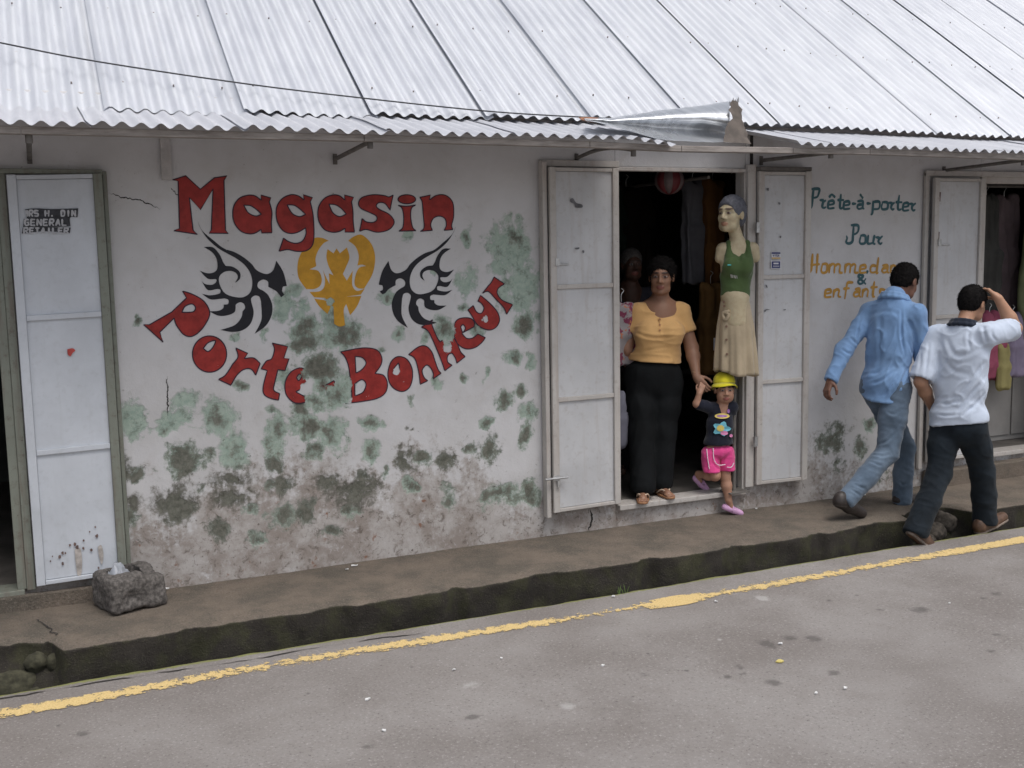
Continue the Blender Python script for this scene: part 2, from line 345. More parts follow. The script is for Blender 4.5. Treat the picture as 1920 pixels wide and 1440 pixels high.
# ---- stains of the wall, surveyed on the picture and laid on the wall plane
def wblob(px, py, rx, ry, g, mo):
    c = onY(px, py); a = onY(px + rx, py); d = onY(px, py - ry)
    return (c[0], c[2], abs(a[0] - c[0]), abs(d[2] - c[2]), g, mo)
cA, cB, cC, cD, cE, cG = cr(240, 300, 4), cr(600, 300, 4), cr(220, 640, 3), cr(600, 640, 3), cr(1480, 320, 1920 / 440), cr(1500, 720, 1779 / 420)
BL = []
for f, s, L in [
    (cC, 3, [(90, 450, 100, 120, .9, 0), (340, 430, 130, 70, .8, 0), (300, 495, 80, 50, .9, .3), (390, 320, 80, 55, .6, 0), (580, 420, 95, 90, 1, .35), (640, 590, 85, 85, 1, .2), (400, 660, 140, 85, 1, .75), (400, 720, 60, 50, 1, .95), (330, 880, 155, 95, 1, 1), (400, 950, 70, 60, .9, .9), (640, 760, 115, 75, 1, 1), (660, 880, 125, 62, 1, 1), (55, 720, 55, 75, .9, .9), (105, 740, 45, 50, .9, .8), (90, 900, 65, 60, .9, 1), (70, 990, 65, 65, .9, .8), (590, 1050, 95, 62, .9, .85), (900, 550, 68, 100, 1, .55), (890, 680, 66, 72, 1, .85), (930, 800, 98, 70, 1, .9), (860, 800, 40, 40, 1, .8), (1080, 490, 90, 80, 1, .55), (1190, 520, 90, 90, 1, .5), (1110, 630, 58, 48, 1, .7), (1060, 370, 55, 45, 1, .7), (1100, 340, 45, 60, 1, .6), (1230, 290, 75, 90, 1, .4), (1110, 150, 95, 100, 1, .75), (1010, 40, 75, 50, 1, .7), (1150, 230, 70, 60, 1, .5), (930, 205, 50, 55, .8, .2), (700, 240, 60, 40, .35, .3), (870, 400, 50, 40, .4, .2), (320, 970, 60, 60, .5, .8), (500, 830, 50, 60, .8, .8), (960, 960, 130, 90, .35, .55), (1080, 960, 70, 90, .6, .75), (760, 940, 60, 50, .4, .5), (800, 1100, 60, 60, .3, .45)]),
    (cD, 3, [(110, 260, 75, 105, 1, .4), (40, 150, 85, 80, 1, .75), (295, 455, 58, 47, 1, .55), (290, 610, 52, 65, 1, .5), (60, 800, 85, 62, 1, .95), (220, 860, 145, 92, 1, 1), (250, 780, 60, 50, 1, .9), (190, 960, 55, 42, .9, .7), (480, 680, 64, 85, 1, .95), (600, 650, 64, 44, 1, .75), (720, 670, 62, 72, 1, .9), (375, 740, 24, 55, .9, .7), (500, 820, 36, 52, .9, .5), (540, 840, 20, 30, .8, .6), (945, 450, 34, 48, .9, .4), (960, 600, 62, 100, .95, .8), (1165, 420, 60, 55, 1, .5), (1160, 540, 50, 95, 1, .7), (1130, 290, 48, 48, 1, .7), (1030, 330, 62, 38, 1, .7), (1085, 115, 52, 40, 1, .5), (1200, 120, 28, 34, .8, .1), (930, 190, 22, 45, .6, .1), (665, 240, 28, 55, .7, .1), (815, 210, 22, 28, .7, .5), (1060, 860, 130, 80, .6, .55), (1200, 850, 55, 75, .7, .6), (950, 880, 45, 55, .6, .6), (510, 345, 28, 40, .35, .5), (540, 495, 34, 18, .6, .8), (720, 860, 70, 90, .3, .5), (90, 1070, 80, 45, .5, .7), (850, 590, 45, 60, .25, .5)]),
    (cB, 4, [(1460, 640, 190, 210, .62, 0), (1480, 580, 90, 80, .7, .35), (1100, 600, 36, 85, .8, .2), (1120, 900, 72, 120, .7, 0), (1090, 1080, 45, 45, .8, .6), (1500, 950, 150, 210, .75, 0), (1550, 1220, 105, 110, .85, .6), (500, 1010, 65, 65, .9, .1), (955, 1300, 82, 115, 1, .6), (1200, 1265, 60, 55, .9, .4), (590, 1290, 50, 65, .6, .1), (250, 1310, 85, 100, 1, .6), (475, 1400, 25, 30, .8, .6), (820, 1340, 40, 50, .8, .3), (870, 860, 40, 40, .5, 0), (650, 600, 40, 60, .3, 0), (1340, 800, 90, 60, .5, 0)]),
    (cA, 4, [(1250, 970, 75, 65, .9, .1), (1140, 1080, 75, 110, .9, 0), (1280, 1080, 55, 70, .7, 0), (1040, 1300, 32, 80, .7, 0), (1320, 1270, 115, 105, 1, .55), (1330, 1380, 105, 85, 1, .7), (1500, 1150, 65, 160, .95, .1), (1600, 1300, 180, 115, 1, .45), (1700, 1330, 82, 82, 1, .8), (820, 1320, 34, 32, .6, 0), (65, 1180, 26, 55, .7, .6), (1250, 1150, 60, 90, .5, 0)]),
    (cG, 1779 / 420, [(250, 470, 140, 120, .1, .55), (300, 350, 170, 110, -.3, .35), (480, 500, 80, 130, .15, .45), (300, 620, 110, 90, -.3, .3), (640, 700, 120, 130, -.3, .3), (560, 330, 60, 60, .4, .2)]),
]:
    for (x, y, rx, ry, g, mo) in L:
        BL.append(wblob(*f(x, y), rx / s, ry / s, g, mo))
def wall_attr(x, z):
    P = np.stack([x, x * 0, z], -1); x0_ = x
    wx = (fbm(P, 5, 3, 1) - .5) * .11 + (fbm(P, 22, 3, 4) - .5) * .05; wz = (fbm(P, 5, 3, 9) - .5) * .13 + (fbm(P, 22, 3, 14) - .5) * .06
    x = x + wx; z = z + wz
    peel = np.full(len(x), -1., np.float32); mould = np.full(len(x), -1., np.float32)
    for (cx, cz, rx, rz, g, mo) in BL:
        if mo > 0 or g > 0:
            r = np.sqrt(((x - cx) / (rx * 1.2)) ** 2 + ((z - cz) / (rz * 1.2)) ** 2)
            peel = np.maximum(peel, np.where(r < 2.5, (1 - r) * 1.2 - (1 - g) * .55 - max(0, mo - .6) * 1.3, -1))
            if mo > 0: mould = np.maximum(mould, np.where(r < 2.5, (1 - r) * 1.2 - (1 - mo) * .8, -1))
    top = .36 + .22 * np.clip((2.0 - np.abs(x - .9)) / 2, 0, 1) - .1 * (x > 4.5)
    wv = fbm(np.stack([x0_, x * 0, x * 0], -1), 2.2, 3)
    dirt = np.clip((top + .02 + (wv - .5) * .55 - z) / .62 + .5, 0, 1)
    return np.clip(peel, -1, 1), np.clip(mould, -1, 1), dirt
def wall_relief(x, z):
    P = np.stack([x, x * 0, z], -1); return .001 + .012 * fbm(P, 1.2, 2) + .0025 * fbm(P, 9, 2)
def m_wall():
    m, t, b = newmat('peeling_painted_plaster'); v = coords(t)
    n1 = noise(t, v, 8, 7, .68, .3); n2 = noise(t, v, 34, 5, .7); n3 = noise(t, v, 1.7, 4); n4 = noise(t, v, 90, 3, .6)
    nc = mth(t, 'SUBTRACT', n1, .5); n2c = mth(t, 'SUBTRACT', n2, .5)
    white = mixc(t, ss(t, n3, .3, .7), (.54, .532, .532), (.63, .625, .64))
    white = mixc(t, mth(t, 'MULTIPLY', ss(t, n1, .5, .72), .25), white, (.44, .405, .38))
    # bare dirty plaster near the ground
    n7 = mth(t, 'SUBTRACT', noise(t, coords(t, (1, 1, .28)), 13, 5, .65), .5); n5 = noise(t, v, 19, 7, .75, .6); n6 = noise(t, v, 4.5, 6, .7)
    dv = mth(t, 'ADD', mth(t, 'ADD', attr(t, 'dirt'), mth(t, 'MULTIPLY', n7, 1.1)), mth(t, 'ADD', mth(t, 'MULTIPLY', nc, 1.5), mth(t, 'MULTIPLY', n2c, 1.2)))
    brown = mixc(t, ss(t, n6, .36, .64), (.30, .262, .238), (.47, .445, .43))
    brown = mixc(t, mth(t, 'MULTIPLY', ss(t, n5, .52, .66), .75), brown, (.125, .10, .082))
    brown = mixc(t, mth(t, 'MULTIPLY', ss(t, n5, .44, .34), .6), brown, (.52, .50, .50))
    brown = mixc(t, ss(t, noise(t, v, 13, 5), .63, .72), brown, (.24, .13, .09))
    c = mixc(t, ss(t, dv, .30, .85), white, brown)
    # old mint coat where the white has come off
    pv = mth(t, 'ADD', mth(t, 'ADD', attr(t, 'peel'), mth(t, 'MULTIPLY', n7, 1.1)), mth(t, 'ADD', mth(t, 'MULTIPLY', nc, 2.2), mth(t, 'ADD', mth(t, 'MULTIPLY', n2c, 1.3), mth(t, 'MULTIPLY', mth(t, 'SUBTRACT', n5, .5), 1.2))))
    pk = ss(t, pv, -.12, .42)
    mint = mixc(t, ss(t, n2, .3, .7), (.30, .385, .33), (.42, .50, .435))
    mint = mixc(t, mth(t, 'MULTIPLY', ss(t, noise(t, v, 16, 6, .75), .5, .66), .65), mint, (.15, .175, .145))
    c = mixc(t, pk, c, mint)
    mv = mth(t, 'ADD', mth(t, 'ADD', attr(t, 'mould'), mth(t, 'MULTIPLY', n7, 1.5)), mth(t, 'ADD', mth(t, 'MULTIPLY', nc, 2.2), mth(t, 'ADD', mth(t, 'MULTIPLY', n2c, 1.6), mth(t, 'MULTIPLY', mth(t, 'SUBTRACT', n5, .5), 1.6))))
    mouldc = mixc(t, ss(t, n2, .3, .7), (.075, .070, .056), (.17, .164, .138))
    mk = ss(t, mv, -.12, .75)
    c = mixc(t, mth(t, 'MULTIPLY', mk, .92), c, mouldc)
    # chips
    ch = mth(t, 'MULTIPLY', ss(t, noise(t, v, 42, 5, .75), .62, .68), ss(t, dv, -.05, .45))
    c = mixc(t, mth(t, 'MULTIPLY', ch, .8), c, (.07, .055, .045))
    t.links.new(c, b.inputs['Base Color']); b.inputs['Roughness'].default_value = .9
    b.inputs['Specular IOR Level'].default_value = .2
    h = mth(t, 'ADD', mth(t, 'MULTIPLY', pk, -.9), mth(t, 'ADD', mth(t, 'MULTIPLY', n2, .45), mth(t, 'MULTIPLY', n4, .25)))
    h = mth(t, 'ADD', h, mth(t, 'MULTIPLY', n1, .8))
    bump(t, b, h, .5, .008); return m
M_wall = m_wall()
def wall_piece(x0, x1, z0, z1, st=.0125, depth=.12):
    nx = max(2, int((x1 - x0) / st)); nz = max(2, int((z1 - z0) / st))
    X, Z, Fq = grid(np.linspace(x0, x1, nx), np.linspace(z0, z1, nz))
    pe, mo, di = wall_attr(X, Z)
    P = np.stack([X, X * 0, Z], -1)
    Y = wall_relief(X, Z) + .0025 * np.clip(pe * 2 + .2, 0, 1)
    V = np.stack([X, Y, Z], -1); n = len(V)
    bk = [(x0, depth, z0), (x1, depth, z0), (x1, depth, z1), (x0, depth, z1)]
    I = np.arange(n).reshape(nx, nz)
    V = np.concatenate([V, bk]); fs = [tuple(f) for f in Fq.tolist()]
    fs += [tuple(I[:, 0].tolist()[::-1]) + (n, n + 1), tuple(I[-1, ::-1].tolist()) + (n + 1, n + 2), tuple(I[:, -1].tolist()) + (n + 2, n + 3), tuple(I[0, :].tolist()) + (n + 3, n), (n + 1, n, n + 3, n + 2)]
    pad = np.zeros(4) - 1
    o = mesh_np('wall', V, fs, M_wall, shop, at={'peel': np.append(pe, pad), 'mould': np.append(mo, pad), 'dirt': np.append(di, pad * 0)})
    o.data.polygons.foreach_set('use_smooth', np.arange(len(fs)) < len(Fq)); return o
WT = 2.72
O1, O2, O3 = (-.95, -.135, .105, 2.29), (3.478, 4.500, .15, 2.375), (6.66, 7.62, .195, 2.345)
wall_main = wall_piece(O1[1], O2[0], -.05, WT)
wall_piece(O2[0], O2[1], O2[3], WT); wall_piece(O2[0], O2[1], -.05, O2[2])
wall_text = wall_piece(O2[1], O3[0], -.05, WT)
wall_piece(O3[0], O3[1], O3[3], WT); wall_piece(O3[0], O3[1], -.05, O3[2])
wall_piece(O3[1], 10.5, -.05, WT, .05)
wall_piece(O1[0], O1[1], O1[3], WT, .02); wall_piece(O1[0], O1[1], -.05, O1[2], .02)
wall_piece(-3.2, O1[0], -.05, WT, .05)

# ---- rooms behind the doors
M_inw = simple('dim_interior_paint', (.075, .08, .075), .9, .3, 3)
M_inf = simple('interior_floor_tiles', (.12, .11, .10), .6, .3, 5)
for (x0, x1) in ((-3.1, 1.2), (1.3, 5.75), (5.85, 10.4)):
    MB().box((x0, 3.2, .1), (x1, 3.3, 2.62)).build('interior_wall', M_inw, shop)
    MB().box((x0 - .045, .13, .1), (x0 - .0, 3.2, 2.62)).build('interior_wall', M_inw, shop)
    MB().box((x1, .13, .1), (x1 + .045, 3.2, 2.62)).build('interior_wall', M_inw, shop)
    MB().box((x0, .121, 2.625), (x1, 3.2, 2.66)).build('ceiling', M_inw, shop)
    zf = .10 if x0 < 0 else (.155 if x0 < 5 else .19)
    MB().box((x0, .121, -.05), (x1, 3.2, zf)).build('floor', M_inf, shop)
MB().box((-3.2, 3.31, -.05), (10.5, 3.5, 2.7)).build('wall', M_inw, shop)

# ---- corrugated roof: every sheet its own piece
def m_zinc(name, c1, c2, metal, rough):
    m, t, b = newmat(name); v = coords(t); vs = coords(t, (6, .6, 1))
    n = noise(t, vs, 3, 5); n2 = noise(t, v, 2.1, 5); n3 = noise(t, v, 60, 3)
    c = mixc(t, ss(t, n, .3, .7), c1, c2)
    c = mixc(t, mth(t, 'MULTIPLY', ss(t, n2, .5, .8), .3), c, tuple(x * .8 for x in c1))
    c = mixc(t, mth(t, 'MULTIPLY', ss(t, n3, .64, .74), .35), c, (.42, .36, .30))
    t.links.new(c, b.inputs['Base Color']); b.inputs['Metallic'].default_value = metal
    t.links.new(nd(t, 'ShaderNodeMapRange', {0: n2, 1: .3, 2: .7, 3: rough - .06, 4: rough + .1}).outputs[0], b.inputs['Roughness'])
    bump(t, b, n3, .08, .003); return m
M_roof = m_zinc('galvanised_roof', (.56, .58, .63), (.66, .68, .72), .30, .48)
M_eave = m_zinc('galvanised_eave', (.54, .55, .59), (.64, .65, .69), .25, .5)
M_nail = simple('rusty_nail', (.28, .25, .24), .7, .3)
SHEET, PITCH_C = .708, .0858
def corr(x): return .0118 * np.cos(2 * pi * x / PITCH_C)
def sheet_mesh(x0, ya, za, yb, zb, width, lift, rows, seed, amp=1.0, lowjit=0.006):
    nx = int(width / PITCH_C * 10); xs = np.linspace(x0, x0 + width, nx); ts = np.linspace(0, 1, rows)
    X, T, Fq = grid(xs, ts)
    L = math.hypot(yb - ya, zb - za); ny, nz = -(zb - za) / L, (yb - ya) / L
    u = (X - x0) / width
    h = corr(X) * amp + lift * (1 - u) ** 3 + .002
    P = np.stack([X, T * 3, X * 0 + seed], -1)
    h = h + (fbm(np.stack([X * .4, T * 3, X * 0 + (3 if seed < 40 else 9)], -1), 1.5, 2) - .5) * .010
    j = (1 - np.clip(T * 6, 0, 1)) * ((fbm(np.stack([X, X * 0, X * 0 + seed], -1), 9, 2) - .5) * lowjit * 2 + (np.sin(seed * 12.9) * .008))
    Y = ya + (yb - ya) * T + ny * h + j * (ya - yb) / L; Z = za + (zb - za) * T + nz * h + j * (za - zb) / L
    return np.stack([X, Y, Z], -1), Fq
RIDGE_Y = 3.6
def eave_z(x): return float(np.interp(x, [.4, 1.1, 1.8, 2.5, 3.25, 4.73, 5.4, 6.07, 6.77], [2.606, 2.618, 2.632, 2.641, 2.655, 2.657, 2.641, 2.632, 2.623]))
seams = [.397 + SHEET * k for k in range(-4, 14)]
for k, x0 in enumerate(seams):
    z0 = eave_z(x0 + .3)
    V, Fq = sheet_mesh(x0, EAVE_Y, z0, RIDGE_Y, z0 + ROOF_S * (RIDGE_Y - EAVE_Y), SHEET + .05, .015, 15, k)
    o = mesh_np('roof_sheet', V, Fq, M_roof, shop, smooth=True)
    mb = MB()
    for yy in (.05, .78, 1.5, 2.25):
        for c in range(1, 9, 3):
            if random.random() < .18: continue
            x = round((x0 + c * PITCH_C) / PITCH_C) * PITCH_C; zz = z0 + ROOF_S * (yy - EAVE_Y) + .020 + .015 * (1 - (x - x0) / (SHEET + .045)) ** 3
            y2 = yy + random.uniform(-.015, .015)
            mb.tube([(x, y2 - .004, zz - .006), (x, y2 - .009, zz + .003)], .0052, 6)
    tag(mb.build('nail_heads', M_nail, o), kind='stuff')
# back slope closes the roof from behind
MB().add([(-3.3, RIDGE_Y, eave_z(0) + ROOF_S * (RIDGE_Y - EAVE_Y)), (10.6, RIDGE_Y, eave_z(0) + ROOF_S * (RIDGE_Y - EAVE_Y)), (10.6, RIDGE_Y + 3.5, 2.7), (-3.3, RIDGE_Y + 3.5, 2.7)], [(0, 1, 2, 3)]).build('roof_back', M_roof, shop)

# ---- flatter sheets of the eave below the roof edge
EV_Y0, EV_Z0, EV_Y1, EV_Z1 = .10, 2.665, -.80, 2.462
GAP = (3.42, 4.29)      # the sheet torn out of its place over the doorway
ev_seams = [.985 + .7145 * k for k in range(-6, 14)]
def evz(x): return float(np.interp(x, [0, 1.05, 1.8, 4.2, 6.4], [2.462, 2.462, 2.465, 2.462, 2.440])) + 0
for k, x0 in enumerate(ev_seams):
    wd = .7145 + .03
    a, b_ = x0, x0 + wd
    if a > GAP[0] - .25 and b_ < GAP[1] + .25: continue
    if a < GAP[0] < b_: b_ = GAP[0]
    if a < GAP[1] < b_: a = GAP[1]
    if b_ - a < .1: continue
    zl = evz((a + b_) / 2)
    V, Fq = sheet_mesh(a, EV_Y1, zl, EV_Y0, zl + .200, b_ - a, .010, 9, k + 40, 1.0, .016)
    if abs(b_ - GAP[0]) < 1e-6:      # its torn end sags
        u = np.clip((V[:, 0] - (b_ - .45)) / .45, 0, 1) * np.clip((-.1 - V[:, 1]) / .7, 0, 1)
        V[:, 2] -= .035 * u ** 2; V[:, 1] -= .02 * u
    mesh_np('eave_sheet', V, Fq, M_eave, shop, smooth=True)

# ---- the torn sheet, curled back on itself
def lofted(sections, nu=28):
    """sections: list of polylines (each list of 3D pts) -> grid"""
    rows = []
    for s in sections:
        s = np.array(s, float); d = np.r_[0, np.cumsum(np.linalg.norm(np.diff(s, axis=0), axis=1))]
        rows.append(catmull(s, nu))
    R_ = np.array(rows); n, m = R_.shape[:2]; I = np.arange(n * m).reshape(n, m)
    return R_.reshape(-1, 3), np.stack([I[:-1, :-1], I[1:, :-1], I[1:, 1:], I[:-1, 1:]], -1).reshape(-1, 4)
def catmull(P, n):
    P = np.array(P, float); Q = np.vstack([2 * P[0] - P[1], P, 2 * P[-1] - P[-2]]); out = []
    for t in np.linspace(0, len(P) - 1 - 1e-9, n):
        i = int(t); f = t - i; a, b, c, d = Q[i:i + 4]
        out.append(.5 * (2 * b + (c - a) * f + (2 * a - 5 * b + 4 * c - d) * f * f + (3 * b - a - 3 * c + d) * f ** 3))
    return np.array(out)
M_torn = m_zinc('bent_zinc', (.50, .52, .55), (.72, .74, .77), .75, .3)
M_rust = simple('rusty_brown_sheet', (.10, .082, .07), .75, .3, 14, .3)
secs = []; under = []
for i in range(17):
    u = i / 16.0; px = 1096 + (1368 - 1096) * u
    top_y = np.interp(px, [1096, 1150, 1185, 1250, 1300, 1368], [221, 221, 215, 205, 199, 190])
    mid_y = np.interp(px, [1096, 1150, 1250, 1320, 1368], [224, 228, 229, 230, 240])
    low_y = np.interp(px, [1096, 1120, 1180, 1235, 1300, 1368], [226, 230, 247, 262, 266, 267])
    bulge = .05 + .16 * u
    # crown roll: from the back over the top to a front lip
    secs.append([onY(px + 6, top_y + 8, -.36), onY(px, top_y, -.42), onY(px, top_y + (mid_y - top_y) * .35, -.42 - bulge * .8), onY(px, top_y + (mid_y - top_y) * .75, -.42 - bulge), onY(px, mid_y, -.42 - bulge * .85)])
    under.append([onY(px, mid_y - 1, -.42 - bulge * .85), onY(px, mid_y + (low_y - mid_y) * .3, -.46 - bulge * .3), onY(px + 2, mid_y + (low_y - mid_y) * .7, -.56), onY(px + 3, low_y, -.74)])
tr = empty('torn_eave_sheet'); tr.parent = shop
V, Fq = lofted(secs, 20); V[:, 2] += (fbm(V, 14, 3) - .5) * .012
mesh_np('curled_crown', V, Fq, M_torn, tr, smooth=True)
V, Fq = lofted(under, 20); V[:, 2] += (fbm(V, 14, 3) - .5) * .010
mesh_np('folded_underside', V, Fq, M_torn, tr, smooth=True)
# ragged brown end of the roll
lpx = np.linspace(0, 1, 13)
L_, R2 = [], []
for k, tt in enumerate(lpx):
    jl = random.uniform(-3, 3); jr = random.uniform(-3.5, 3.5)
    ly = np.interp(tt, [0, .2, .5, .8, 1], [188, 203, 222, 248, 267]); lx = np.interp(tt, [0, .2, .5, .8, 1], [1374, 1367, 1371, 1359, 1358]) + jl
    rx = np.interp(tt, [0, .15, .4, .7, 1], [1380, 1390, 1393, 1398, 1406]) + jr; ry = np.interp(tt, [0, 1], [192, 270])
    L_.append(onY(lx, ly, -.60 - .12 * tt)); R2.append(onY(rx, ry, -.50 - .26 * tt))
V = np.array([p for pr in zip(L_, [(a + b) / 2 + np.array([0.01, -.02, 0]) for a, b in zip(L_, R2)], R2) for p in pr]); I = np.arange(39).reshape(13, 3)
mesh_np('ragged_end', V, np.stack([I[:-1, :-1], I[1:, :-1], I[1:, 1:], I[:-1, 1:]], -1).reshape(-1, 4), M_rust, tr)
mb = MB()
for (px, py) in ((1374, 189), (1378, 191), (1383, 188)):
    p = onY(px, py, -.58); mb.add([p + np.array([-.012, 0, -.01]), p + np.array([.014, .006, -.012]), p + np.array([.004, -.006, .022]), p + np.array([0, .012, -.004])], [(0, 1, 2), (0, 2, 3), (1, 3, 2), (0, 3, 1)])
mb.build('torn_tip', M_torn, tr)
mb = MB()
rp = [onY(x, y, -.455) for x, y in ((1086, 220), (1100, 219), (1122, 221), (1122, 228), (1108, 229), (1092, 225))]
mb.add(rp + [p + np.array([0, .01, 0]) for p in rp], [(0, 1, 2, 3, 4, 5), (11, 10, 9, 8, 7, 6)] + [(i, i + 6, (i + 1) % 6 + 6, (i + 1) % 6) for i in range(6)])
mb.build('rusty_tip', simple('orange_rust', (.42, .21, .13), .8, .3, 30), tr)

# ---- eave purlin and its brackets
M_wood = simple('weathered_grey_timber', (.30, .27, .25), .85, .25, 9, .3, stretch=(1, 8, 8))
M_iron = simple('grey_painted_iron', (.13, .12, .11), .7, .25, 15)
pur = [(-3.2, 0.0), (0.0, 0.0), (1.6, .004), (2.9, .0), (3.5, -.012), (4.3, -.006), (4.9, -.002), (6.4, -.016), (10.5, -.02)]
for (xa, da), (xb, db) in zip(pur[:-1], pur[1:]):
    za, zb = 2.418 + da, 2.418 + db
    V = [(xa, -.70, za), (xa, -.755, za), (xa, -.755, za + .034), (xa, -.70, za + .034), (xb - .003, -.70, zb), (xb - .003, -.755, zb), (xb - .003, -.755, zb + .034), (xb - .003, -.70, zb + .034)]
    MB().add(V, [(0, 1, 2, 3), (7, 6, 5, 4), (0, 4, 5, 1), (1, 5, 6, 2), (2, 6, 7, 3), (3, 7, 4, 0)]).build('eave_beam', M_wood, shop, bevel=.003)
V_ = [(-3.2, -.02, 2.60), (10.5, -.02, 2.60)]
MB().box((-3.2, -.045, 2.60), (10.5, -.001, 2.655)).build('wall_plate', M_wood, shop)
for (x, z0, z1, sag) in ((.03, 2.375, 2.415, 0), (1.64, 2.395, 2.425, 0), (3.20, 2.425, 2.412, .035), (4.62, 2.435, 2.425, 0), (6.28, 2.388, 2.405, 0)):
    mb = MB(); pts = [(x, -.005 - .72 * t, z0 + (z1 - z0) * t + sag * sin(pi * t)) for t in np.linspace(0, 1, 9)]
    mb.tube(pts, .0125, 8); mb.box((x - .012, -.010, z0 - .03), (x + .012, -.001, z0 + .03))
    mb.tube([(x, -.715, z1 + .02), (x, -.715, z1 - .035)], .016, 8)
    mb.build('eave_bracket', M_iron, shop, smooth=False)
# plaster strip on the wall under the eave
MB().box((.68, -.012, 2.27), (.735, .004, 2.60), jit=.003).build('plaster_strip', simple('grey_plaster_strip', (.47, .45, .44), .9, .15), wall_main)
MB().box((4.535, -.006, 2.40), (4.552, .006, 2.60)).build('plaster_joint', M_crack, wall_text)
# ---- doors
def m_doorpaint(name, c, dirt=(.30, .26, .23), amt=.35, chip=.0):
    m, t, b = newmat(name); v = coords(t)
    n1 = noise(t, v, 3, 5, .6); n2 = noise(t, v, 26, 6, .7)
    c = np.array(c)
    col = mixc(t, ss(t, n1, .3, .7), c * .92, np.clip(c * 1.07, 0, 1))
    col = mixc(t, mth(t, 'MULTIPLY', ss(t, n2, .5, .75), amt), col, dirt)
    if chip: col = mixc(t, mth(t, 'MULTIPLY', ss(t, noise(t, v, 38, 5, .7), .66, .70), chip), col, (.075, .05, .04))
    t.links.new(col, b.inputs['Base Color']); b.inputs['Roughness'].default_value = .55
    b.inputs['Specular IOR Level'].default_value = .35
    col = mixc(t, mth(t, 'MULTIPLY', ss(t, noise(t, coords(t, (9, 9, .7)), 2.2, 5, .65), .5, .72), amt * .9), col, np.array(dirt) * 1.25)
    t.links.new(col, b.inputs['Base Color'])
    bump(t, b, mth(t, 'ADD', n1, mth(t, 'MULTIPLY', n2, .15)), .25, .012); return m
M_panel = m_doorpaint('white_door_panel', (.53, .535, .55), amt=.34)
M_panel_b = m_doorpaint('bluish_white_door_panel', (.57, .60, .65), (.38, .40, .42), .3)
M_stile = m_doorpaint('cream_door_frame', (.49, .465, .44), (.27, .21, .18), .45, .4)
M_green = m_doorpaint('pale_green_frame', (.215, .23, .195), (.12, .085, .07), .7, 1.0)
M_steel = simple('dull_steel', (.5, .5, .5), .4, .2, 20, .1, metal=.7)
M_hinge = simple('brown_hinge', (.15, .10, .09), .6, .3)
def leaf(hx, fx, z0, z1, rails, y=-.03, fan=.03, ms=M_stile, mp=M_panel, msr=None, label=None, topcap=False, zt=0.0):
    """leaf folded open against the wall: hinge at hx, free edge at fx standing 'fan' further off"""
    def Yat(x): return y - fan * (x - hx) / (fx - hx)
    x0, x1 = min(hx, fx), max(hx, fx); S = .045
    def bx(mb, xa, xb, za, zb, d0, d1, mi=0):
        vs = []
        for z in (za, zb):
            for d in (d0, d1):
                for x in (xa, xb): vs.append((x, Yat(x) - d, z + zt * (x - x0) / (x1 - x0)))
        # order: z,y(d),x ; d0 deeper (towards the wall)
        return mb.add(vs, [(0, 1, 3, 2), (4, 6, 7, 5), (0, 4, 5, 1), (2, 3, 7, 6), (0, 2, 6, 4), (1, 5, 7, 3)], mi)
    o = bx(MB(), x0 + .006, x1 - .006, z0 + .006, z1 - .006, -.006, .003).build('door_leaf', mp, shop)
    if label: o['label'] = label
    bx(MB(), x0, x0 + S, z0, z1, .0035, .030).build('stile', msr if (msr and fx < hx) else ms, o, bevel=.004)
    bx(MB(), x1 - S, x1, z0, z1, .0035, .030).build('stile', msr if (msr and fx > hx) else ms, o, bevel=.004)
    zs = [z0 + .012] + rails + [z1 - .014]
    for i, z in enumerate(zs):
        h = .028 if 0 < i < len(zs) - 1 else .022
        bx(MB(), x0 + S + .001, x1 - S - .001, z - h / 2, z + h / 2, .0035, .026).build('rail', ms, o, bevel=.003)
    for a, b_ in zip(zs[:-1], zs[1:]):
        n, m = 9, 13; X, Z, Fq = grid(np.linspace(x0 + S + .001, x1 - S - .001, n), np.linspace(a + .0145, b_ - .0145, m))
        P = np.stack([X, X * 0 + a, Z], -1)
        V = np.stack([X, np.array([Yat(x) for x in X]) - .008 - .006 * fbm(P, 2.5, 2), Z + zt * (X - x0) / (x1 - x0)], -1)
        mesh_np('panel', V, Fq, mp, o, smooth=True)
    if topcap: MB().box((x0 - .004, Yat(x0) - .05, z1 + .002), (x1 + .01, Yat(x0) + .01, z1 + .030)).build('top_bar', M_iron, o, bevel=.006)
    o['_y'] = float(y); return o, Yat
lf1, Y1 = leaf(-.085, .372, .125, 2.285, [.84, 1.55], -.032, .012, ms=M_panel_b, mp=M_panel_b, msr=M_green, label='bluish white door leaf with green edge and stencilled notice', zt=.012)
lf2, Y2 = leaf(3.475, 2.968, .175, 2.365, [.905, 1.622], -.03, .03, label='white door leaf with dark grey scrape marks and bolt')
lf3, Y3 = leaf(4.565, 4.985, .185, 2.360, [.912, 1.640], -.03, .03, label='white door leaf with two small card stickers', topcap=True)
lf4, Y4 = leaf(6.645, 6.128, .195, 2.330, [1.30], -.03, .02, label='white door leaf with a drawn bolt beside the far doorway')
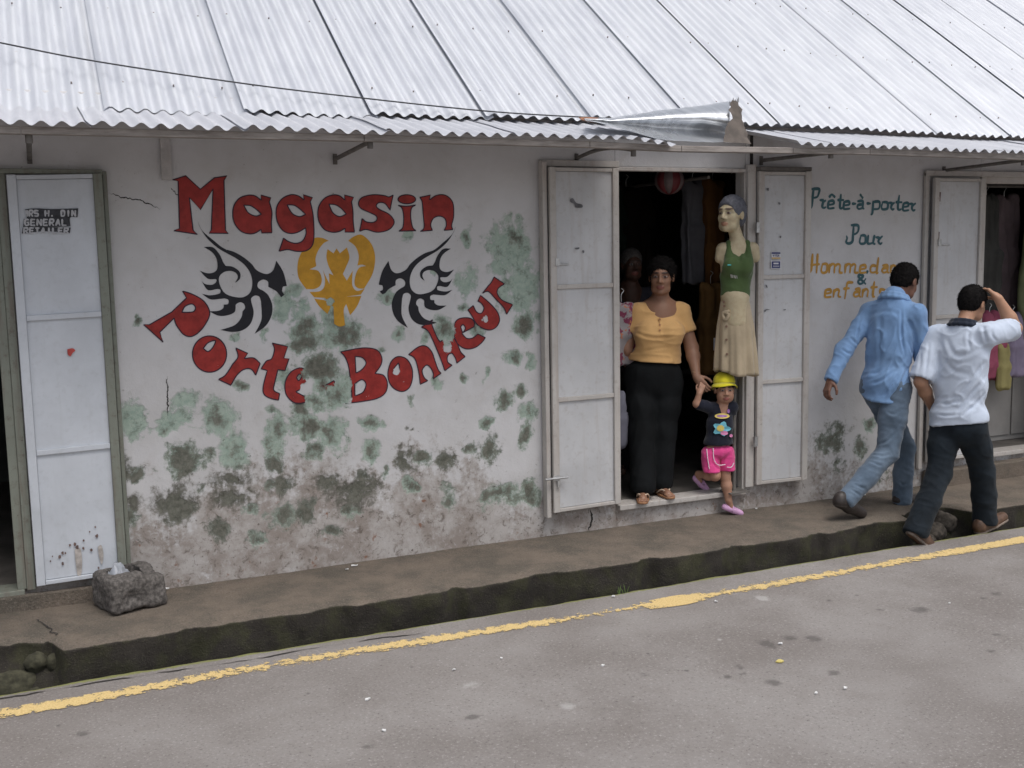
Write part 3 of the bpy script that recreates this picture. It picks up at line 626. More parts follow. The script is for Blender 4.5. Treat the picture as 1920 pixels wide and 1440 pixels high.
# frames round the openings
def frame(op, ms, y0=-.012, wd=.05, sill=True, dp=.07, sw=None):
    x0, x1, z0, z1 = op
    f = MB().box((x0 - .002, y0, z0 + .001), (x0 + wd, y0 + dp, z1 - wd)).build('door_jamb', ms, shop, bevel=.004)
    MB().box((x1 - wd, y0, z0 + .001), (x1 + .002, y0 + dp, z1 - wd)).build('door_jamb', ms, shop, bevel=.004)
    MB().box((x0 - .002, y0 - .001, z1 - wd + .001), (x1 + .002, y0 + dp, z1 + .002)).build('door_head', ms, shop, bevel=.004)
    if sill: MB().box((x0 + wd * .2, y0 - .02, z0 - .03), (x1 - wd * .2, .12, z0 + .004), jit=.002).build('door_sill', sw or ms, shop, bevel=.004)
frame(O2, M_stile, wd=.024, dp=.05); frame(O1, M_green, wd=.045); frame(O3, M_stile)
# the long head bars over the open leaves
MB().box((2.935, -.03, 2.372), (3.495, .0, 2.412)).build('head_bar', M_stile, shop, bevel=.004)
MB().box((2.930, -.065, .14), (2.962, -.004, 2.40)).build('door_post', M_stile, shop, bevel=.005)
MB().box((4.490, -.035, .17), (4.560, -.004, 2.405)).build('door_post', M_stile, shop, bevel=.005)
MB().box((6.085, -.03, .14), (6.122, -.002, 2.37)).build('door_post', M_stile, shop, bevel=.005)
MB().box((6.085, -.032, 2.345), (7.62, -.001, 2.385)).build('head_bar', M_stile, shop, bevel=.004)
MB().box((-.133, -.022, .10), (-.090, -.002, 2.30)).build('door_post', M_green, shop, bevel=.004)
MB().box((-1.0, -.045, 2.292), (.378, -.004, 2.318)).build('head_bar', M_green, shop, bevel=.004)
MB().box((.376, -.030, .13), (.398, -.001, 2.31)).build('door_post', M_green, shop, bevel=.003)
# doorsteps
M_step = M_wall
MB().box((6.15, -.10, -.02), (7.75, -.002, .13), jit=.006).build('doorstep', M_pave, shop, bevel=.012)
MB().box((-1.05, -.05, -.02), (.36, -.002, .085), jit=.006).build('doorstep', M_pave, shop, bevel=.012)
# hinges, bolts
def bolt(o, Yat, x, z, L=.09, drop=True):
    mb = MB(); y = Yat(x) - .036
    mb.tube([(x - L * .45, y - .008, z), (x + L * .55, y - .008, z)], .008, 8)
    mb.box((x - .01, y - .002, z - .016), (x + .03, y + .004, z + .016))
    if drop: mb.box((x + .015, y - .012, z - .06), (x + .035, y - .002, z - .018))
    mb.build('bolt', M_steel, o)
bolt(lf2, Y2, 2.972, .405, .16)
mb = MB(); mb.tube([(3.03, Y2(3.03) - .02, 1.765), (3.10, Y2(3.1) - .02, 1.762)], .006, 6); mb.box((3.0, Y2(3) - .035, 1.755), (3.028, Y2(3) - .012, 1.80)); mb.build('bolt', M_steel, lf2)
mb = MB(); mb.tube([(6.20, Y4(6.2) - .02, 1.84), (6.30, Y4(6.3) - .02, 1.835)], .006, 6); mb.box((6.165, Y4(6.2) - .04, 1.83), (6.195, Y4(6.2) - .012, 1.88)); mb.build('bolt', M_steel, lf4)
for (o, Ya, x, zz) in ((lf2, Y2, 2.990, (2.17, 1.80, .33)), (lf4, Y4, 6.165, (2.19, 1.90)), (lf3, Y3, 4.545, (1.98, .50))):
    for z in zz:
        MB().box((x - .012, -.078, z - .035), (x + .014, -.060, z + .035), jit=.003).build('hinge', M_hinge if o is not lf3 else M_steel, o)
# paint chips on the leaves: flat scraps a millimetre proud
M_chip = simple('exposed_dark_primer', (.14, .14, .15), .8, .3)
M_chipr = simple('red_paint_spot', (.42, .06, .05), .7, .2)
def chip(o, Yat, pts, s=1.0, m=None, name='paint_chip', off=.0185):
    P = [onY(x, y, -.055) for x, y in pts]; c = sum(P) / len(P)
    V = []
    P = catmull(np.array(P + [P[0]]), len(P) * 4)[:-1]
    V = [(p[0], Yat(p[0]) - off, p[2]) for p in P]
    MB().add(V, [tuple(range(len(V)))]).build(name, m or M_chip, o)
q = cr(1000, 290, 1152 / 280)
chip(lf2, Y2, [q(*p) for p in ((275, 342), (300, 338), (325, 372), (370, 385), (372, 408), (320, 408), (308, 382), (278, 365))])
chip(lf2, Y2, [q(*p) for p in ((310, 718), (350, 716), (340, 730), (320, 730))]); chip(lf2, Y2, [q(*p) for p in ((372, 738), (388, 740), (386, 758), (374, 754))])
chip(lf2, Y2, [q(*p) for p in ((150, 985), (160, 980), (165, 1030), (152, 1025))])
q = cr(1300, 300, 1152 / 240)
for pp in (((660, 255), (680, 252), (678, 278), (662, 270)), ((635, 285), (645, 282), (644, 296), (636, 294)), ((760, 380), (778, 384), (776, 402), (762, 396)), ((772, 684), (786, 682), (784, 700), (776, 702)), ((652, 1120), (664, 1128), (668, 1150), (655, 1142)), ((640, 1352), (660, 1340), (690, 1348), (662, 1352), (645, 1368)), ((802, 1346), (822, 1342), (824, 1350), (806, 1352))):
    chip(lf3, Y3, [q(*p) for p in pp])
chip(lf1, Y1, [(126, 655), (136, 653), (141, 657), (136, 662), (132, 668), (127, 664)], m=M_chipr)
random.seed(3)
for k in range(16):
    x, y = random.uniform(88, 215), random.triangular(950, 1078, 1060); r = random.uniform(1.2, 3.2)
    x += (y - 950) * .05
    chip(lf1, Y1, [(x + r * cos(a) * random.uniform(.6, 1.3), y + r * 1.2 * sin(a) * random.uniform(.6, 1.3)) for a in np.linspace(0, 2 * pi, 7)[:-1]], m=M_hinge)
M_ruststreak = simple('rust_streak', (.42, .385, .36), .85, .3, 30)
chip(lf1, Y1, [(140, 1030), (150, 1028), (154, 1050), (152, 1078), (146, 1080), (142, 1055)], m=M_ruststreak, off=.0180)
chip(lf1, Y1, [(183, 1025), (190, 1022), (194, 1040), (191, 1058), (186, 1045)], m=M_ruststreak, off=.0180)

# ---- painted sign: every letter a thin coat on the wall
def parse(s): 
    out = []
    for tk in s.split():
        c = tk.endswith('!'); x, y = tk.rstrip('!').split(','); out.append((float(x), float(y), c))
    return out
def smooth_closed(pts, seg=7):
    n = len(pts); P = [np.array(p[:2]) for p in pts]; C = [p[2] for p in pts]; out = []
    for i in range(n):
        p0, p1, p2, p3 = P[i - 1], P[i], P[(i + 1) % n], P[(i + 2) % n]
        if C[i]: p0 = 2 * p1 - p2 if C[(i + 1) % n] else p1 - (p2 - p1) * .3
        if C[(i + 1) % n]: p3 = 2 * p2 - p1 if C[i] else p2 + (p2 - p1) * .3
        L = np.linalg.norm(p2 - p1); k = 1 if (C[i] and C[(i + 1) % n]) else seg
        for t in np.arange(k) / k:
            out.append(.5 * (2 * p1 + (p2 - p0) * t + (2 * p0 - 5 * p1 + 4 * p2 - p3) * t * t + (3 * p1 - p0 - 3 * p2 + p3) * t ** 3))
    return np.array(out)
def inside(pts, loops):
    r = np.zeros(len(pts), bool)
    for L in loops:
        A = L; B = np.roll(L, -1, 0)
        for (x1, y1), (x2, y2) in zip(A, B):
            if y1 == y2: continue
            c = ((y1 > pts[:, 1]) != (y2 > pts[:, 1])) & (pts[:, 0] < (x2 - x1) * (pts[:, 1] - y1) / (y2 - y1) + x1)
            r ^= c
    return r
def fill(loops, step=.03):
    allp = np.concatenate(loops); lo, hi = allp.min(0), allp.max(0)
    gx, gy = np.meshgrid(np.arange(lo[0], hi[0], step), np.arange(lo[1], hi[1], step)); g = np.stack([gx.ravel(), gy.ravel()], -1)
    g = g[inside(g, loops)]
    if len(g):
        d = np.min(np.linalg.norm(g[:, None] - allp[None], axis=2), 1); g = g[d > step * .35]
    vs = [Vector(p) for p in np.concatenate([allp, g])]; es = []; n = 0
    for L in loops:
        m = len(L); es += [(n + i, n + (i + 1) % m) for i in range(m)]; n += m
    v2, e2, f2, *_ = delaunay_2d_cdt(vs, es, [], 0, 1e-6)
    V = np.array([(v.x, v.y) for v in v2]); F = np.array([f for f in f2 if len(f) == 3])
    c = V[F].mean(1); F = F[inside(c, loops)]
    return V, F
WEAR = [wblob(*cC(x, y), a / 3, b_ / 3, 1, 1) for x, y, a, b_ in ((1115, 180, 80, 95), (1095, 310, 50, 60), (1235, 300, 62, 70), (1060, 255, 28, 30))] + \
       [wblob(*cB(x, y), a / 4, b_ / 4, 1, 1) for x, y, a, b_ in ((950, 1285, 78, 92), (1240, 1190, 34, 26), (1265, 1215, 22, 20), (500, 1030, 50, 34), (1185, 1270, 26, 26))] + \
       [wblob(*cA(x, y), a / 4, b_ / 4, 1, 1) for x, y, a, b_ in ((735, 680, 12, 12), (1185, 985, 30, 30), (1520, 1060, 45, 35))] + \
       [wblob(*cD(x, y), a / 3, b_ / 3, 1, 1) for x, y, a, b_ in ((160, 250, 24, 60), (430, 170, 22, 22), (480, 235, 18, 16), (150, 330, 40, 26), (720, 40, 26, 30))]
def wear_attr(x, z):
    f = np.full(len(x), -1.)
    for (cx, cz, rx, rz, *_r) in WEAR:
        f = np.maximum(f, 1 - np.sqrt(((x - cx) / rx) ** 2 + ((z - cz) / rz) ** 2))
    return np.clip(f, -1, 1)
def m_paint(name, c, rough=.55, wearamt=.18, var=.15):
    m, t, b = newmat(name); v = coords(t); n1 = noise(t, v, 14, 6, .7); n2 = noise(t, v, 60, 4, .7); n3 = noise(t, v, 3.5, 3)
    c = np.array(c)
    col = mixc(t, ss(t, n1, .3, .7), c * (1 - var), np.clip(c * (1 + var), 0, 1))
    t.links.new(col, b.inputs['Base Color']); b.inputs['Roughness'].default_value = rough; b.inputs['Specular IOR Level'].default_value = .3
    a = mth(t, 'ADD', attr(t, 'wear'), mth(t, 'ADD', mth(t, 'MULTIPLY', mth(t, 'SUBTRACT', n1, .5), 1.5), mth(t, 'MULTIPLY', mth(t, 'SUBTRACT', n2, .5), .8)))
    k = ss(t, a, .02, .14)
    k = mth(t, 'MAXIMUM', k, ss(t, mth(t, 'ADD', n2, mth(t, 'MULTIPLY', attr(t, 'low'), .1)), .77 - wearamt * .1, .80 - wearamt * .1))
    tr = nd(t, 'ShaderNodeBsdfTransparent'); mx = nd(t, 'ShaderNodeMixShader', {0: k, 1: b.outputs[0], 2: tr.outputs[0]})
    t.links.new(mx.outputs[0], t.nodes['Material Output'].inputs[0]); return m
M_red = m_paint('red_sign_paint', (.30, .028, .024), var=.26); M_blk = m_paint('black_sign_paint', (.016, .016, .022)); M_ylw = m_paint('ochre_sign_paint', (.56, .29, .028))
M_line = m_paint('dark_outline_paint', (.035, .014, .03)); M_teal = m_paint('teal_sign_paint', (.045, .115, .135)); M_och2 = m_paint('orange_ochre_paint', (.50, .27, .055))
PY = -.0035
def to_wall(L): return np.array([(lambda p: (p[0], p[2]))(onY(x, y, PY)) for x, y in L])
def painted(name, loops, mat, outline=None, parent=wall_main, y=PY, label=None):
    V, F = fill(loops)
    P = np.stack([V[:, 0], wall_relief(V[:, 0], V[:, 1]) + y + .0015, V[:, 1]], -1)
    faces = [tuple(f) for f in F.tolist()]; mi = [0] * len(faces); mats = [mat]
    if outline:
        mats.append(outline[0]); hw = outline[1]; vs = []; n = len(P)
        for L in loops:
            A = np.roll(L, 1, 0); B = np.roll(L, -1, 0); d = B - A; d /= np.linalg.norm(d, axis=1)[:, None] + 1e-9; nn = np.stack([-d[:, 1], d[:, 0]], -1)
            m = len(L); base = n + len(vs)
            ry = wall_relief(L[:, 0], L[:, 1]) + y + .0008
            vs += [(p[0], q, p[1]) for p, q in zip(L + nn * hw, ry)] + [(p[0], q, p[1]) for p, q in zip(L - nn * hw, ry)]
            for i in range(m):
                j = (i + 1) % m; faces.append((base + i, base + j, base + m + j, base + m + i)); mi.append(1)
        P = np.concatenate([P, vs])
    o = mesh_np(name, P, faces, mats, parent, mi=mi, at={'wear': wear_attr(P[:, 0], P[:, 2]), 'low': np.clip(1.5 - P[:, 2], 0, 1)})
    if label: o['label'] = label
    return o
def ell_loop(cx, cy, rx, ry, n=26): return ' '.join('%.1f,%.1f' % (cx + rx * cos(a), cy + ry * sin(a)) for a in np.linspace(0, 2 * pi, n + 1)[:-1])
LET = [
 (cA, ["335,148! 435,117! 545,218! 650,133! 745,118! 722,152! 733,525! 755,550! 610,548! 627,525! 640,215! 545,372! 462,280! 490,525! 523,557! 345,530! 388,513! 378,158!"]),
 (cA, ["1075,284! 1000,262! 1003,302! 955,268 900,264 840,285 800,335 788,400 800,470 845,530 905,553 955,548 1000,520! 1005,547! 1082,545! 1078,470 1082,390 1062,312!", "870,338! 920,342 965,370 1003,406! 960,420 905,395"]),
 (cA, ["1387,282! 1318,260! 1325,300! 1280,268 1225,260 1165,285 1125,335 1113,390 1122,460 1160,525 1215,550 1275,542 1335,508! 1338,555 1310,608 1260,625 1205,610 1170,585! 1135,685! 1200,672 1270,685 1340,680 1385,640 1398,560 1392,420 1370,312!", "1195,336! 1245,338 1290,365 1335,407! 1290,424 1235,400"]),
 (cA, ["1695,280! 1627,262! 1630,302! 1590,268 1540,261 1480,285 1440,335 1427,390 1435,460 1475,520 1535,541 1590,535 1632,510! 1630,540! 1702,540! 1692,460 1690,380 1680,312!", "1510,330! 1560,336 1605,365 1640,405! 1590,424 1540,395"]),
 (cB, ["553,262! 520,276 480,265 400,260 320,280 293,322 310,362 380,395 425,420 428,450 400,468 350,463 320,438! 300,535! 350,521 430,541 510,527 552,490 557,450 520,405 450,370 425,345 445,320 490,325 530,375! 540,320"]),
 (cB, [ell_loop(655, 294, 66, 34, 18)]),
 (cB, ["590,340! 655,346 722,337! 690,362 685,430 700,505 725,530! 595,533! 625,505 632,430 620,362"]),
 (cB, ["752,280! 833,262! 825,300! 880,264 950,266 1000,320 1007,420 992,490 1002,522! 935,527! 952,490 942,440 900,420 855,437 835,485 848,527! 757,535! 785,505 778,400 770,312"]),
 (cA, ["410,983! 480,1005 560,1050 605,1110 612,1170 570,1250 520,1302 470,1325 420,1310 385,1270 360,1230 348,1185! 240,1292! 265,1367! 118,1235! 160,1237! 330,1140! 440,1035!", "405,1142! 430,1098 480,1080 507,1105 495,1136 455,1143"]),
 (cC, [ell_loop(520, 72, 96, 102, 22), "485,40! 512,8 552,-3 540,32 512,58"]),
 (cC, ["668,38! 735,68! 715,98! 768,94 805,125! 780,192! 755,158 715,158 675,190 640,248! 570,215! 610,190 650,130 680,88"]),
 (cC, ["873,10! 960,30! 938,95! 968,98! 945,165! 905,160! 888,230 882,275 915,295! 908,332! 865,322 828,300 822,255 845,165! 810,155! 840,112 870,98 885,45"]),
 (cC, ["1030,150 980,172 948,225 950,295 990,342 1040,348 1100,330! 1050,308 1005,285! 1062,255! 1075,205 1060,165", "1010,205! 1025,185 1040,198 1022,222"]),
 (cC, ["1112,228! 1165,252! 1222,222! 1226,250 1180,286! 1112,280!"]),
 (cD, ["118,60! 240,38 320,48 350,90 345,135 312,182! 360,192 382,235 372,288 325,322 235,340 145,350! 180,320 176,250 165,150 145,92", "200,85! 240,92 262,122 240,158 205,180!", "198,240! 238,216 262,242 245,287 200,308!"]),
 (cD, ["440,87 490,100 520,150 523,210 505,262 468,283 425,270 395,235 385,180 402,118", "445,122! 450,150 437,180 415,180 422,150"]),
 (cD, ["502,75! 558,32 600,28 632,60 650,110 668,160 685,180! 640,212! 640,180 622,145 600,135 578,165 590,205 610,222! 567,243! 560,180 538,100"]),
 (cB, ["765,1255! 850,1198! 845,1235 880,1325 905,1365! 955,1335 1010,1338 1035,1380 1060,1440 1093,1475! 1030,1525! 1020,1488 992,1450 962,1470 962,1515 995,1540! 940,1582! 920,1520 880,1420 820,1290"]),
 (cB, ["1088,1184 1138,1190 1163,1220 1160,1252! 1068,1300! 1105,1338 1150,1335 1188,1305! 1245,1333! 1215,1372 1160,1410 1090,1415 1030,1370 1008,1300 1015,1230 1042,1195", "1060,1250! 1078,1235 1095,1262 1075,1292"]),
 (cB, ["1115,1125! 1155,1092! 1180,1140 1215,1150 1235,1112 1215,1075 1190,1060! 1210,1015! 1280,1075 1335,1140 1352,1200 1330,1250 1285,1275 1230,1265 1180,1230 1145,1170"]),
 (cB, ["1312,877! 1390,930! 1345,960 1335,1000 1370,1050 1450,1085! 1405,1158! 1385,1110 1330,1050 1270,988 1225,1000! 1260,955 1290,920"]),
]
for f, loops in LET:
    L = [to_wall([f(x, y) for x, y in smooth_closed(parse(s))]) for s in loops]
    painted('painted_letter', L, M_red, (M_line, .0032))
EMB = "525,460! 560,530 640,600 720,662 800,690 870,730 930,780 970,828 1040,855 1090,828 1115,755! 1165,835 1192,930 1190,945 1165,952 1162,985 1185,1000 1152,1030! 1115,985 1055,952! 1052,912 1015,897 978,920 978,958 1015,980! 1055,1015 1085,1090 1078,1170 1035,1245 952,1305! 1000,1210 1005,1140 1000,1062! 988,1026 955,1017 926,1040 932,1082! 945,1150 920,1230 860,1278 780,1290 697,1275! 800,1240 850,1185 862,1135! 880,1110 872,1080 843,1067 812,1084 810,1110! 800,1142 750,1165 680,1168 610,1135! 680,1131 715,1112 720,1085! 752,1080 755,1050 728,1038! 690,1042 620,1045 555,1003! 610,1015 660,1010 692,1000! 695,975 670,968 600,975 553,905! 580,930 630,936 660,920! 662,895 600,890 540,830! 600,850 650,840 672,808 665,740 630,690 570,652! 640,655 690,710 715,765 735,794! 790,802 840,840 842,890 805,922! 825,880 812,848 770,832 720,842 685,880 692,940 730,1000 800,1027 870,1028 920,990 935,920 920,850 880,790 820,742 760,708 680,662 600,592 545,510"
e1 = to_wall([cA(x, y) for x, y in smooth_closed(parse(EMB))])
painted('painted_emblem', [e1], M_blk, label='black tribal swirl painted left of the ochre heart')
src = to_wall([cA(*p) for p in ((525, 460), (1192, 940), (952, 1305), (540, 830), (697, 1275), (1115, 755))])
dst = to_wall([cB(*p) for p in ((1018, 503), (445, 965), (662, 1252), (1020, 820), (880, 1222), (522, 725))])
Aff, *_ = np.linalg.lstsq(np.c_[src, np.ones(6)], dst, rcond=None)
painted('painted_emblem', [np.c_[e1, np.ones(len(e1))] @ Aff], M_blk, label='black tribal swirl painted right of the ochre heart')
hr = empty('painted_heart'); hr.parent = wall_main
for s in ["1510,605! 1450,582 1390,592 1315,675 1277,770 1282,880 1340,968! 1400,968 1445,942 1457,890 1430,832 1365,820! 1405,802 1415,790 1410,740 1430,680 1470,625",
          "1500,668! 1545,700! 1568,663! 1593,700! 1645,655! 1665,730 1640,800 1615,855! 1645,905! 1690,830! 1685,900 1690,950 1722,982 1780,965! 1750,1010! 1640,1025! 1755,1020! 1720,1100 1670,1165! 1640,1080! 1622,1130 1632,1240! 1590,1250 1550,1230! 1545,1100! 1530,1090! 1500,1155! 1440,1100 1400,1040! 1470,1050! 1520,1070! 1480,1035! 1400,1030! 1365,990! 1440,985 1475,950 1480,890 1465,825! 1490,880 1515,930! 1510,850! 1545,865! 1510,800 1492,730",
          "1655,605! 1700,572 1760,562 1830,630 1858,730 1840,850 1775,965! 1730,962 1703,930 1712,860 1740,808 1790,795! 1760,785 1725,792! 1735,720 1710,650"]:
    painted('painted_shape', [to_wall([cA(x, y) for x, y in smooth_closed(parse(s))])], M_ylw, parent=hr, y=PY + .0012)
# brush-stroke lettering
def strokes(name, f, lines, width, mat, parent, plane=lambda x: PY, k0=0):
    P = []; faces = []
    for k, ln in enumerate(lines):
        pts = np.array([(lambda q: (q[0], q[2]))(onY(*f(x, y), plane(0))) for x, y in ln]); n = max(6, len(ln) * 5)
        c = catmull(pts, n) if len(pts) > 2 else np.linspace(pts[0], pts[1], n)
        d = np.gradient(c, axis=0); d /= np.linalg.norm(d, axis=1)[:, None] + 1e-9; nn = np.stack([-d[:, 1], d[:, 0]], -1)
        tt = np.linspace(0, 1, n); wv = width * .5 * (.92 + .18 * np.sin(tt * 5 + k)) * np.minimum(1, .62 + 6 * np.minimum(tt, 1 - tt))
        c[0] -= d[0] * width * .22; c[-1] += d[-1] * width * .22
        b0 = len(P)
        for p, q_, wq in zip(c, nn, wv):
            for sgn in (1, -1):
                v = p + q_ * wq * sgn; yb = plane(v[0]) if plane(v[0]) != PY else float(wall_relief(v[:1], v[1:])[0]) - .002; P.append((v[0], yb - .0003 * (k + k0), v[1]))
        faces += [(b0 + 2 * i, b0 + 2 * i + 1, b0 + 2 * i + 3, b0 + 2 * i + 2) for i in range(n - 1)]
    P = np.array(P)
    return mesh_np(name, P, faces, mat, parent, at={'wear': np.full(len(P), -1.), 'low': np.zeros(len(P))})
E_ = lambda x, y, s=1.0: [[(x, y + 5), (x + 32 * s, y), (x + 42 * s, y + 12), (x + 38 * s, y + 27), (x, y + 35)], [(x, y + 5), (x - 6, y + 52), (x + 5, y + 64), (x + 44 * s, y + 60)]]
TXT = {
 'teal': [[[(205, 150), (197, 220), (190, 290), (178, 308)], [(190, 150), (250, 150), (246, 190), (234, 214), (208, 222)]],
  [[(258, 240), (284, 246), (276, 290), (288, 304), (305, 298)], [(282, 256), (303, 244)]],
  E_(328, 245) + [[(332, 216), (353, 195), (378, 216)]],
  [[(428, 195), (420, 290), (430, 308), (445, 300)], [(402, 240), (450, 240)]],
  E_(455, 250), [[(520, 270), (548, 270)]],
  [[(565, 250), (605, 250), (605, 300), (615, 312)], [(603, 275), (570, 280), (562, 300), (575, 313), (603, 305)], [(585, 195), (606, 224)]],
  [[(640, 268), (668, 268)]],
  [[(692, 250), (686, 340), (675, 360)], [(692, 256), (735, 252), (746, 270), (736, 310), (690, 315)]],
  [[(767, 258), (800, 258), (812, 275), (806, 310), (770, 316), (760, 296), (768, 262)]],
  [[(820, 262), (845, 268), (838, 300), (850, 318), (862, 312)], [(845, 275), (864, 262)]],
  [[(905, 203), (893, 300), (905, 320), (920, 314)], [(878, 258), (926, 258)]],
  E_(940, 263, .95), [[(990, 270), (1014, 276), (1008, 306), (1020, 326), (1034, 320)], [(1014, 284), (1038, 268)]],
  [[(532, 445), (526, 530), (520, 580), (492, 596), (470, 584), (478, 556), (474, 535)], [(512, 446), (566, 448), (569, 490), (550, 515), (525, 521)]],
  [[(590, 530), (620, 530), (630, 547), (625, 590), (592, 598), (581, 578), (591, 534)]],
  [[(652, 530), (645, 585), (660, 598), (690, 590)], [(702, 530), (692, 590), (706, 600)]],
  [[(715, 545), (740, 551), (735, 580), (750, 599), (764, 590)], [(740, 560), (766, 537)]],
  [[(645, 820), (640, 838)]],
  [[(630, 927), (572, 868), (588, 851), (608, 866), (570, 903), (580, 926), (606, 918), (630, 885)]]],
 'och': [[[(197, 683), (186, 800), (172, 835)], [(238, 683), (228, 835)], [(180, 772), (250, 765)]],
  [[(275, 765), (305, 763), (316, 780), (310, 825), (280, 836), (267, 815), (276, 768)]],
  [[(335, 765), (330, 835)], [(335, 782), (355, 765), (375, 772), (372, 835)], [(376, 782), (400, 765), (420, 776), (415, 830), (437, 835)]],
  [[(465, 765), (460, 835)], [(463, 782), (485, 765), (505, 772), (500, 835)], [(506, 782), (530, 765), (546, 776), (540, 830), (567, 835)]],
  E_(588, 772), [[(735, 713), (720, 830), (732, 835)], [(718, 782), (690, 775), (672, 790), (670, 825), (690, 834), (716, 826)]],
  [[(770, 776), (810, 776), (809, 825), (822, 835)], [(807, 796), (775, 800), (765, 820), (780, 834), (806, 826)]],
  [[(840, 775), (835, 835)], [(838, 792), (860, 775), (880, 790), (876, 835)], [(880, 792), (900, 775), (918, 790), (914, 835)]],
  E_(945, 775),
  E_(303, 972), [[(372, 975), (365, 1035)], [(370, 992), (392, 972), (412, 982), (405, 1025), (425, 1033)]],
  [[(525, 915), (487, 915), (475, 940), (460, 1047)], [(450, 966), (495, 962)]],
  [[(545, 970), (580, 968), (578, 1020), (590, 1033)], [(576, 990), (545, 995), (533, 1015), (545, 1031), (574, 1023)]],
  [[(610, 970), (603, 1033)], [(608, 990), (630, 970), (650, 982), (643, 1031)]],
  [[(702, 910), (690, 1020), (705, 1031)], [(675, 955), (726, 952)]],
  [[(790, 975), (755, 972), (752, 998), (785, 1006), (782, 1030), (748, 1033)]]]}
for key, mt in (('teal', M_teal), ('och', M_och2)):
    for ln in TXT[key]: strokes('painted_letter', cE, ln, .0205, mt, wall_text)
# stencilled notice on the first leaf
fN = cr(0, 0, 3)
NB = lambda x: Y1(x) - .0185
M_ntb = simple('black_stencil', (.035, .037, .045), .7, .4, 40); M_ntw = simple('white_stencil_letter', (.46, .47, .50), .8, .15)
nt = empty('stencilled_notice'); nt.parent = lf1
for s in ("140,1178! 200,1172 300,1176 440,1172! 436,1222! 395,1224 396,1272! 300,1276 130,1278! 134,1232! 150,1224", "128,1282! 250,1278 398,1280! 392,1312! 260,1300 122,1314!"):
    L = np.array([(lambda p: (p[0], p[2]))(onY(*fN(x, y), -.055)) for x, y in smooth_closed(parse(s))])
    V, F = fill([L], .05); mesh_np('backing', np.stack([V[:, 0], [NB(x) for x in V[:, 0]], V[:, 1]], -1), [tuple(f) for f in F.tolist()], M_ntb, nt)
def B5(ch, x, y, w, h):
    X = lambda a: x + a * w; Yy = lambda a: y + a * h
    G = {'R': [[(0, 1), (0, 0)], [(0, 0), (.9, .02), (.9, .45), (0, .5)], [(.4, .5), (1, 1)]], 'S': [[(1, .05), (.1, .03), (.05, .45), (.95, .55), (.92, .97), (0, .95)]], 'H': [[(0, 0), (0, 1)], [(1, 0), (1, 1)], [(0, .5), (1, .5)]],
         'D': [[(0, 0), (0, 1)], [(0, 0), (.8, .08), (.95, .5), (.8, .92), (0, 1)]], 'I': [[(.5, 0), (.5, 1)]], 'N': [[(0, 1), (0, 0)], [(0, 0), (1, 1)], [(1, 1), (1, 0)]], 'G': [[(1, .08), (.3, .02), (.02, .5), (.3, .97), (.98, .95)], [(.98, .95), (.98, .5)], [(.98, .5), (.55, .5)]],
         'E': [[(0, 0), (0, 1)], [(0, .02), (1, .02)], [(0, .5), (.85, .5)], [(0, .98), (1, .98)]], 'A': [[(0, 1), (.5, 0)], [(.5, 0), (1, 1)], [(.2, .65), (.8, .65)]], 'L': [[(0, 0), (0, 1)], [(0, .98), (1, .98)]], 'T': [[(0, .02), (1, .02)], [(.5, 0), (.5, 1)]], '.': [[(.3, .9), (.5, .98)]], 'M': [[(.55, 0), (1, .7)], [(1, .0), (1, 1)]]}
    return [[(X(a), Yy(b_)) for a, b_ in st] for st in G[ch]]
for txt, x0, x1, y, h in (("MRS H. DIN", 132, 432, 1184, 32), ("GENERAL", 136, 382, 1234, 34), ("RETAILER", 132, 392, 1282, 30)):
    st = (x1 - x0) / len(txt)
    for i, ch in enumerate(txt):
        if ch == ' ': continue
        strokes('stencil_letter', fN, B5(ch, x0 + i * st + 3, y, st * .62, h), .0095, M_ntw, nt, lambda x: NB(x) - .0012 if x else -.055)
# stickers on the third leaf: two card marks
M_stb = simple('dark_blue_print', (.02, .03, .14), .4, .1, 20, 0); M_stw = simple('white_sticker', (.62, .62, .66), .4, .05, 20, 0); M_sto = simple('orange_print', (.5, .33, .12), .4, .1, 20, 0)
SB = lambda x: Y3(x) - .0185
def card(pts, bands, txt, tcol):
    o = empty('sticker'); o.parent = lf3
    for k, (x0, y0, x1, y1, m) in enumerate(bands):
        P = [onY(*q(x, y), -.055) for x, y in ((x0, y0), (x1, y0), (x1, y1), (x0, y1))]
        MB().add([(p[0], SB(p[0]) - .0006 * k, p[2]) for p in P], [(0, 1, 2, 3)]).build('print', m, o)
    return o
s1 = card(None, [(702, 828, 780, 892, M_stw), (704, 830, 778, 845, M_stb), (704, 876, 778, 890, M_sto)], None, None)
VISA = {'V': [[(0, 0), (.5, 1)], [(.5, 1), (1, 0)]], 'I': [[(.5, 0), (.5, 1)]], 'S': [[(1, .05), (.1, .05), (.1, .45), (.9, .55), (.9, .95), (0, .95)]], 'A': [[(0, 1), (.5, 0)], [(.5, 0), (1, 1)], [(.2, .65), (.8, .65)]]}
for i, ch in enumerate('VISA'):
    strokes('print_letter', q, [[(714 + i * 14 + a * 10, 850 + b_ * 20) for a, b_ in st] for st in VISA[ch]], .0032, M_stb, s1, lambda x: SB(x) - .0030 if x else -.055)
s2 = card(None, [(698, 906, 782, 978, M_stw), (704, 912, 776, 972, M_stb), (718, 924, 762, 938, M_stw), (714, 952, 768, 958, M_stw)], None, None)
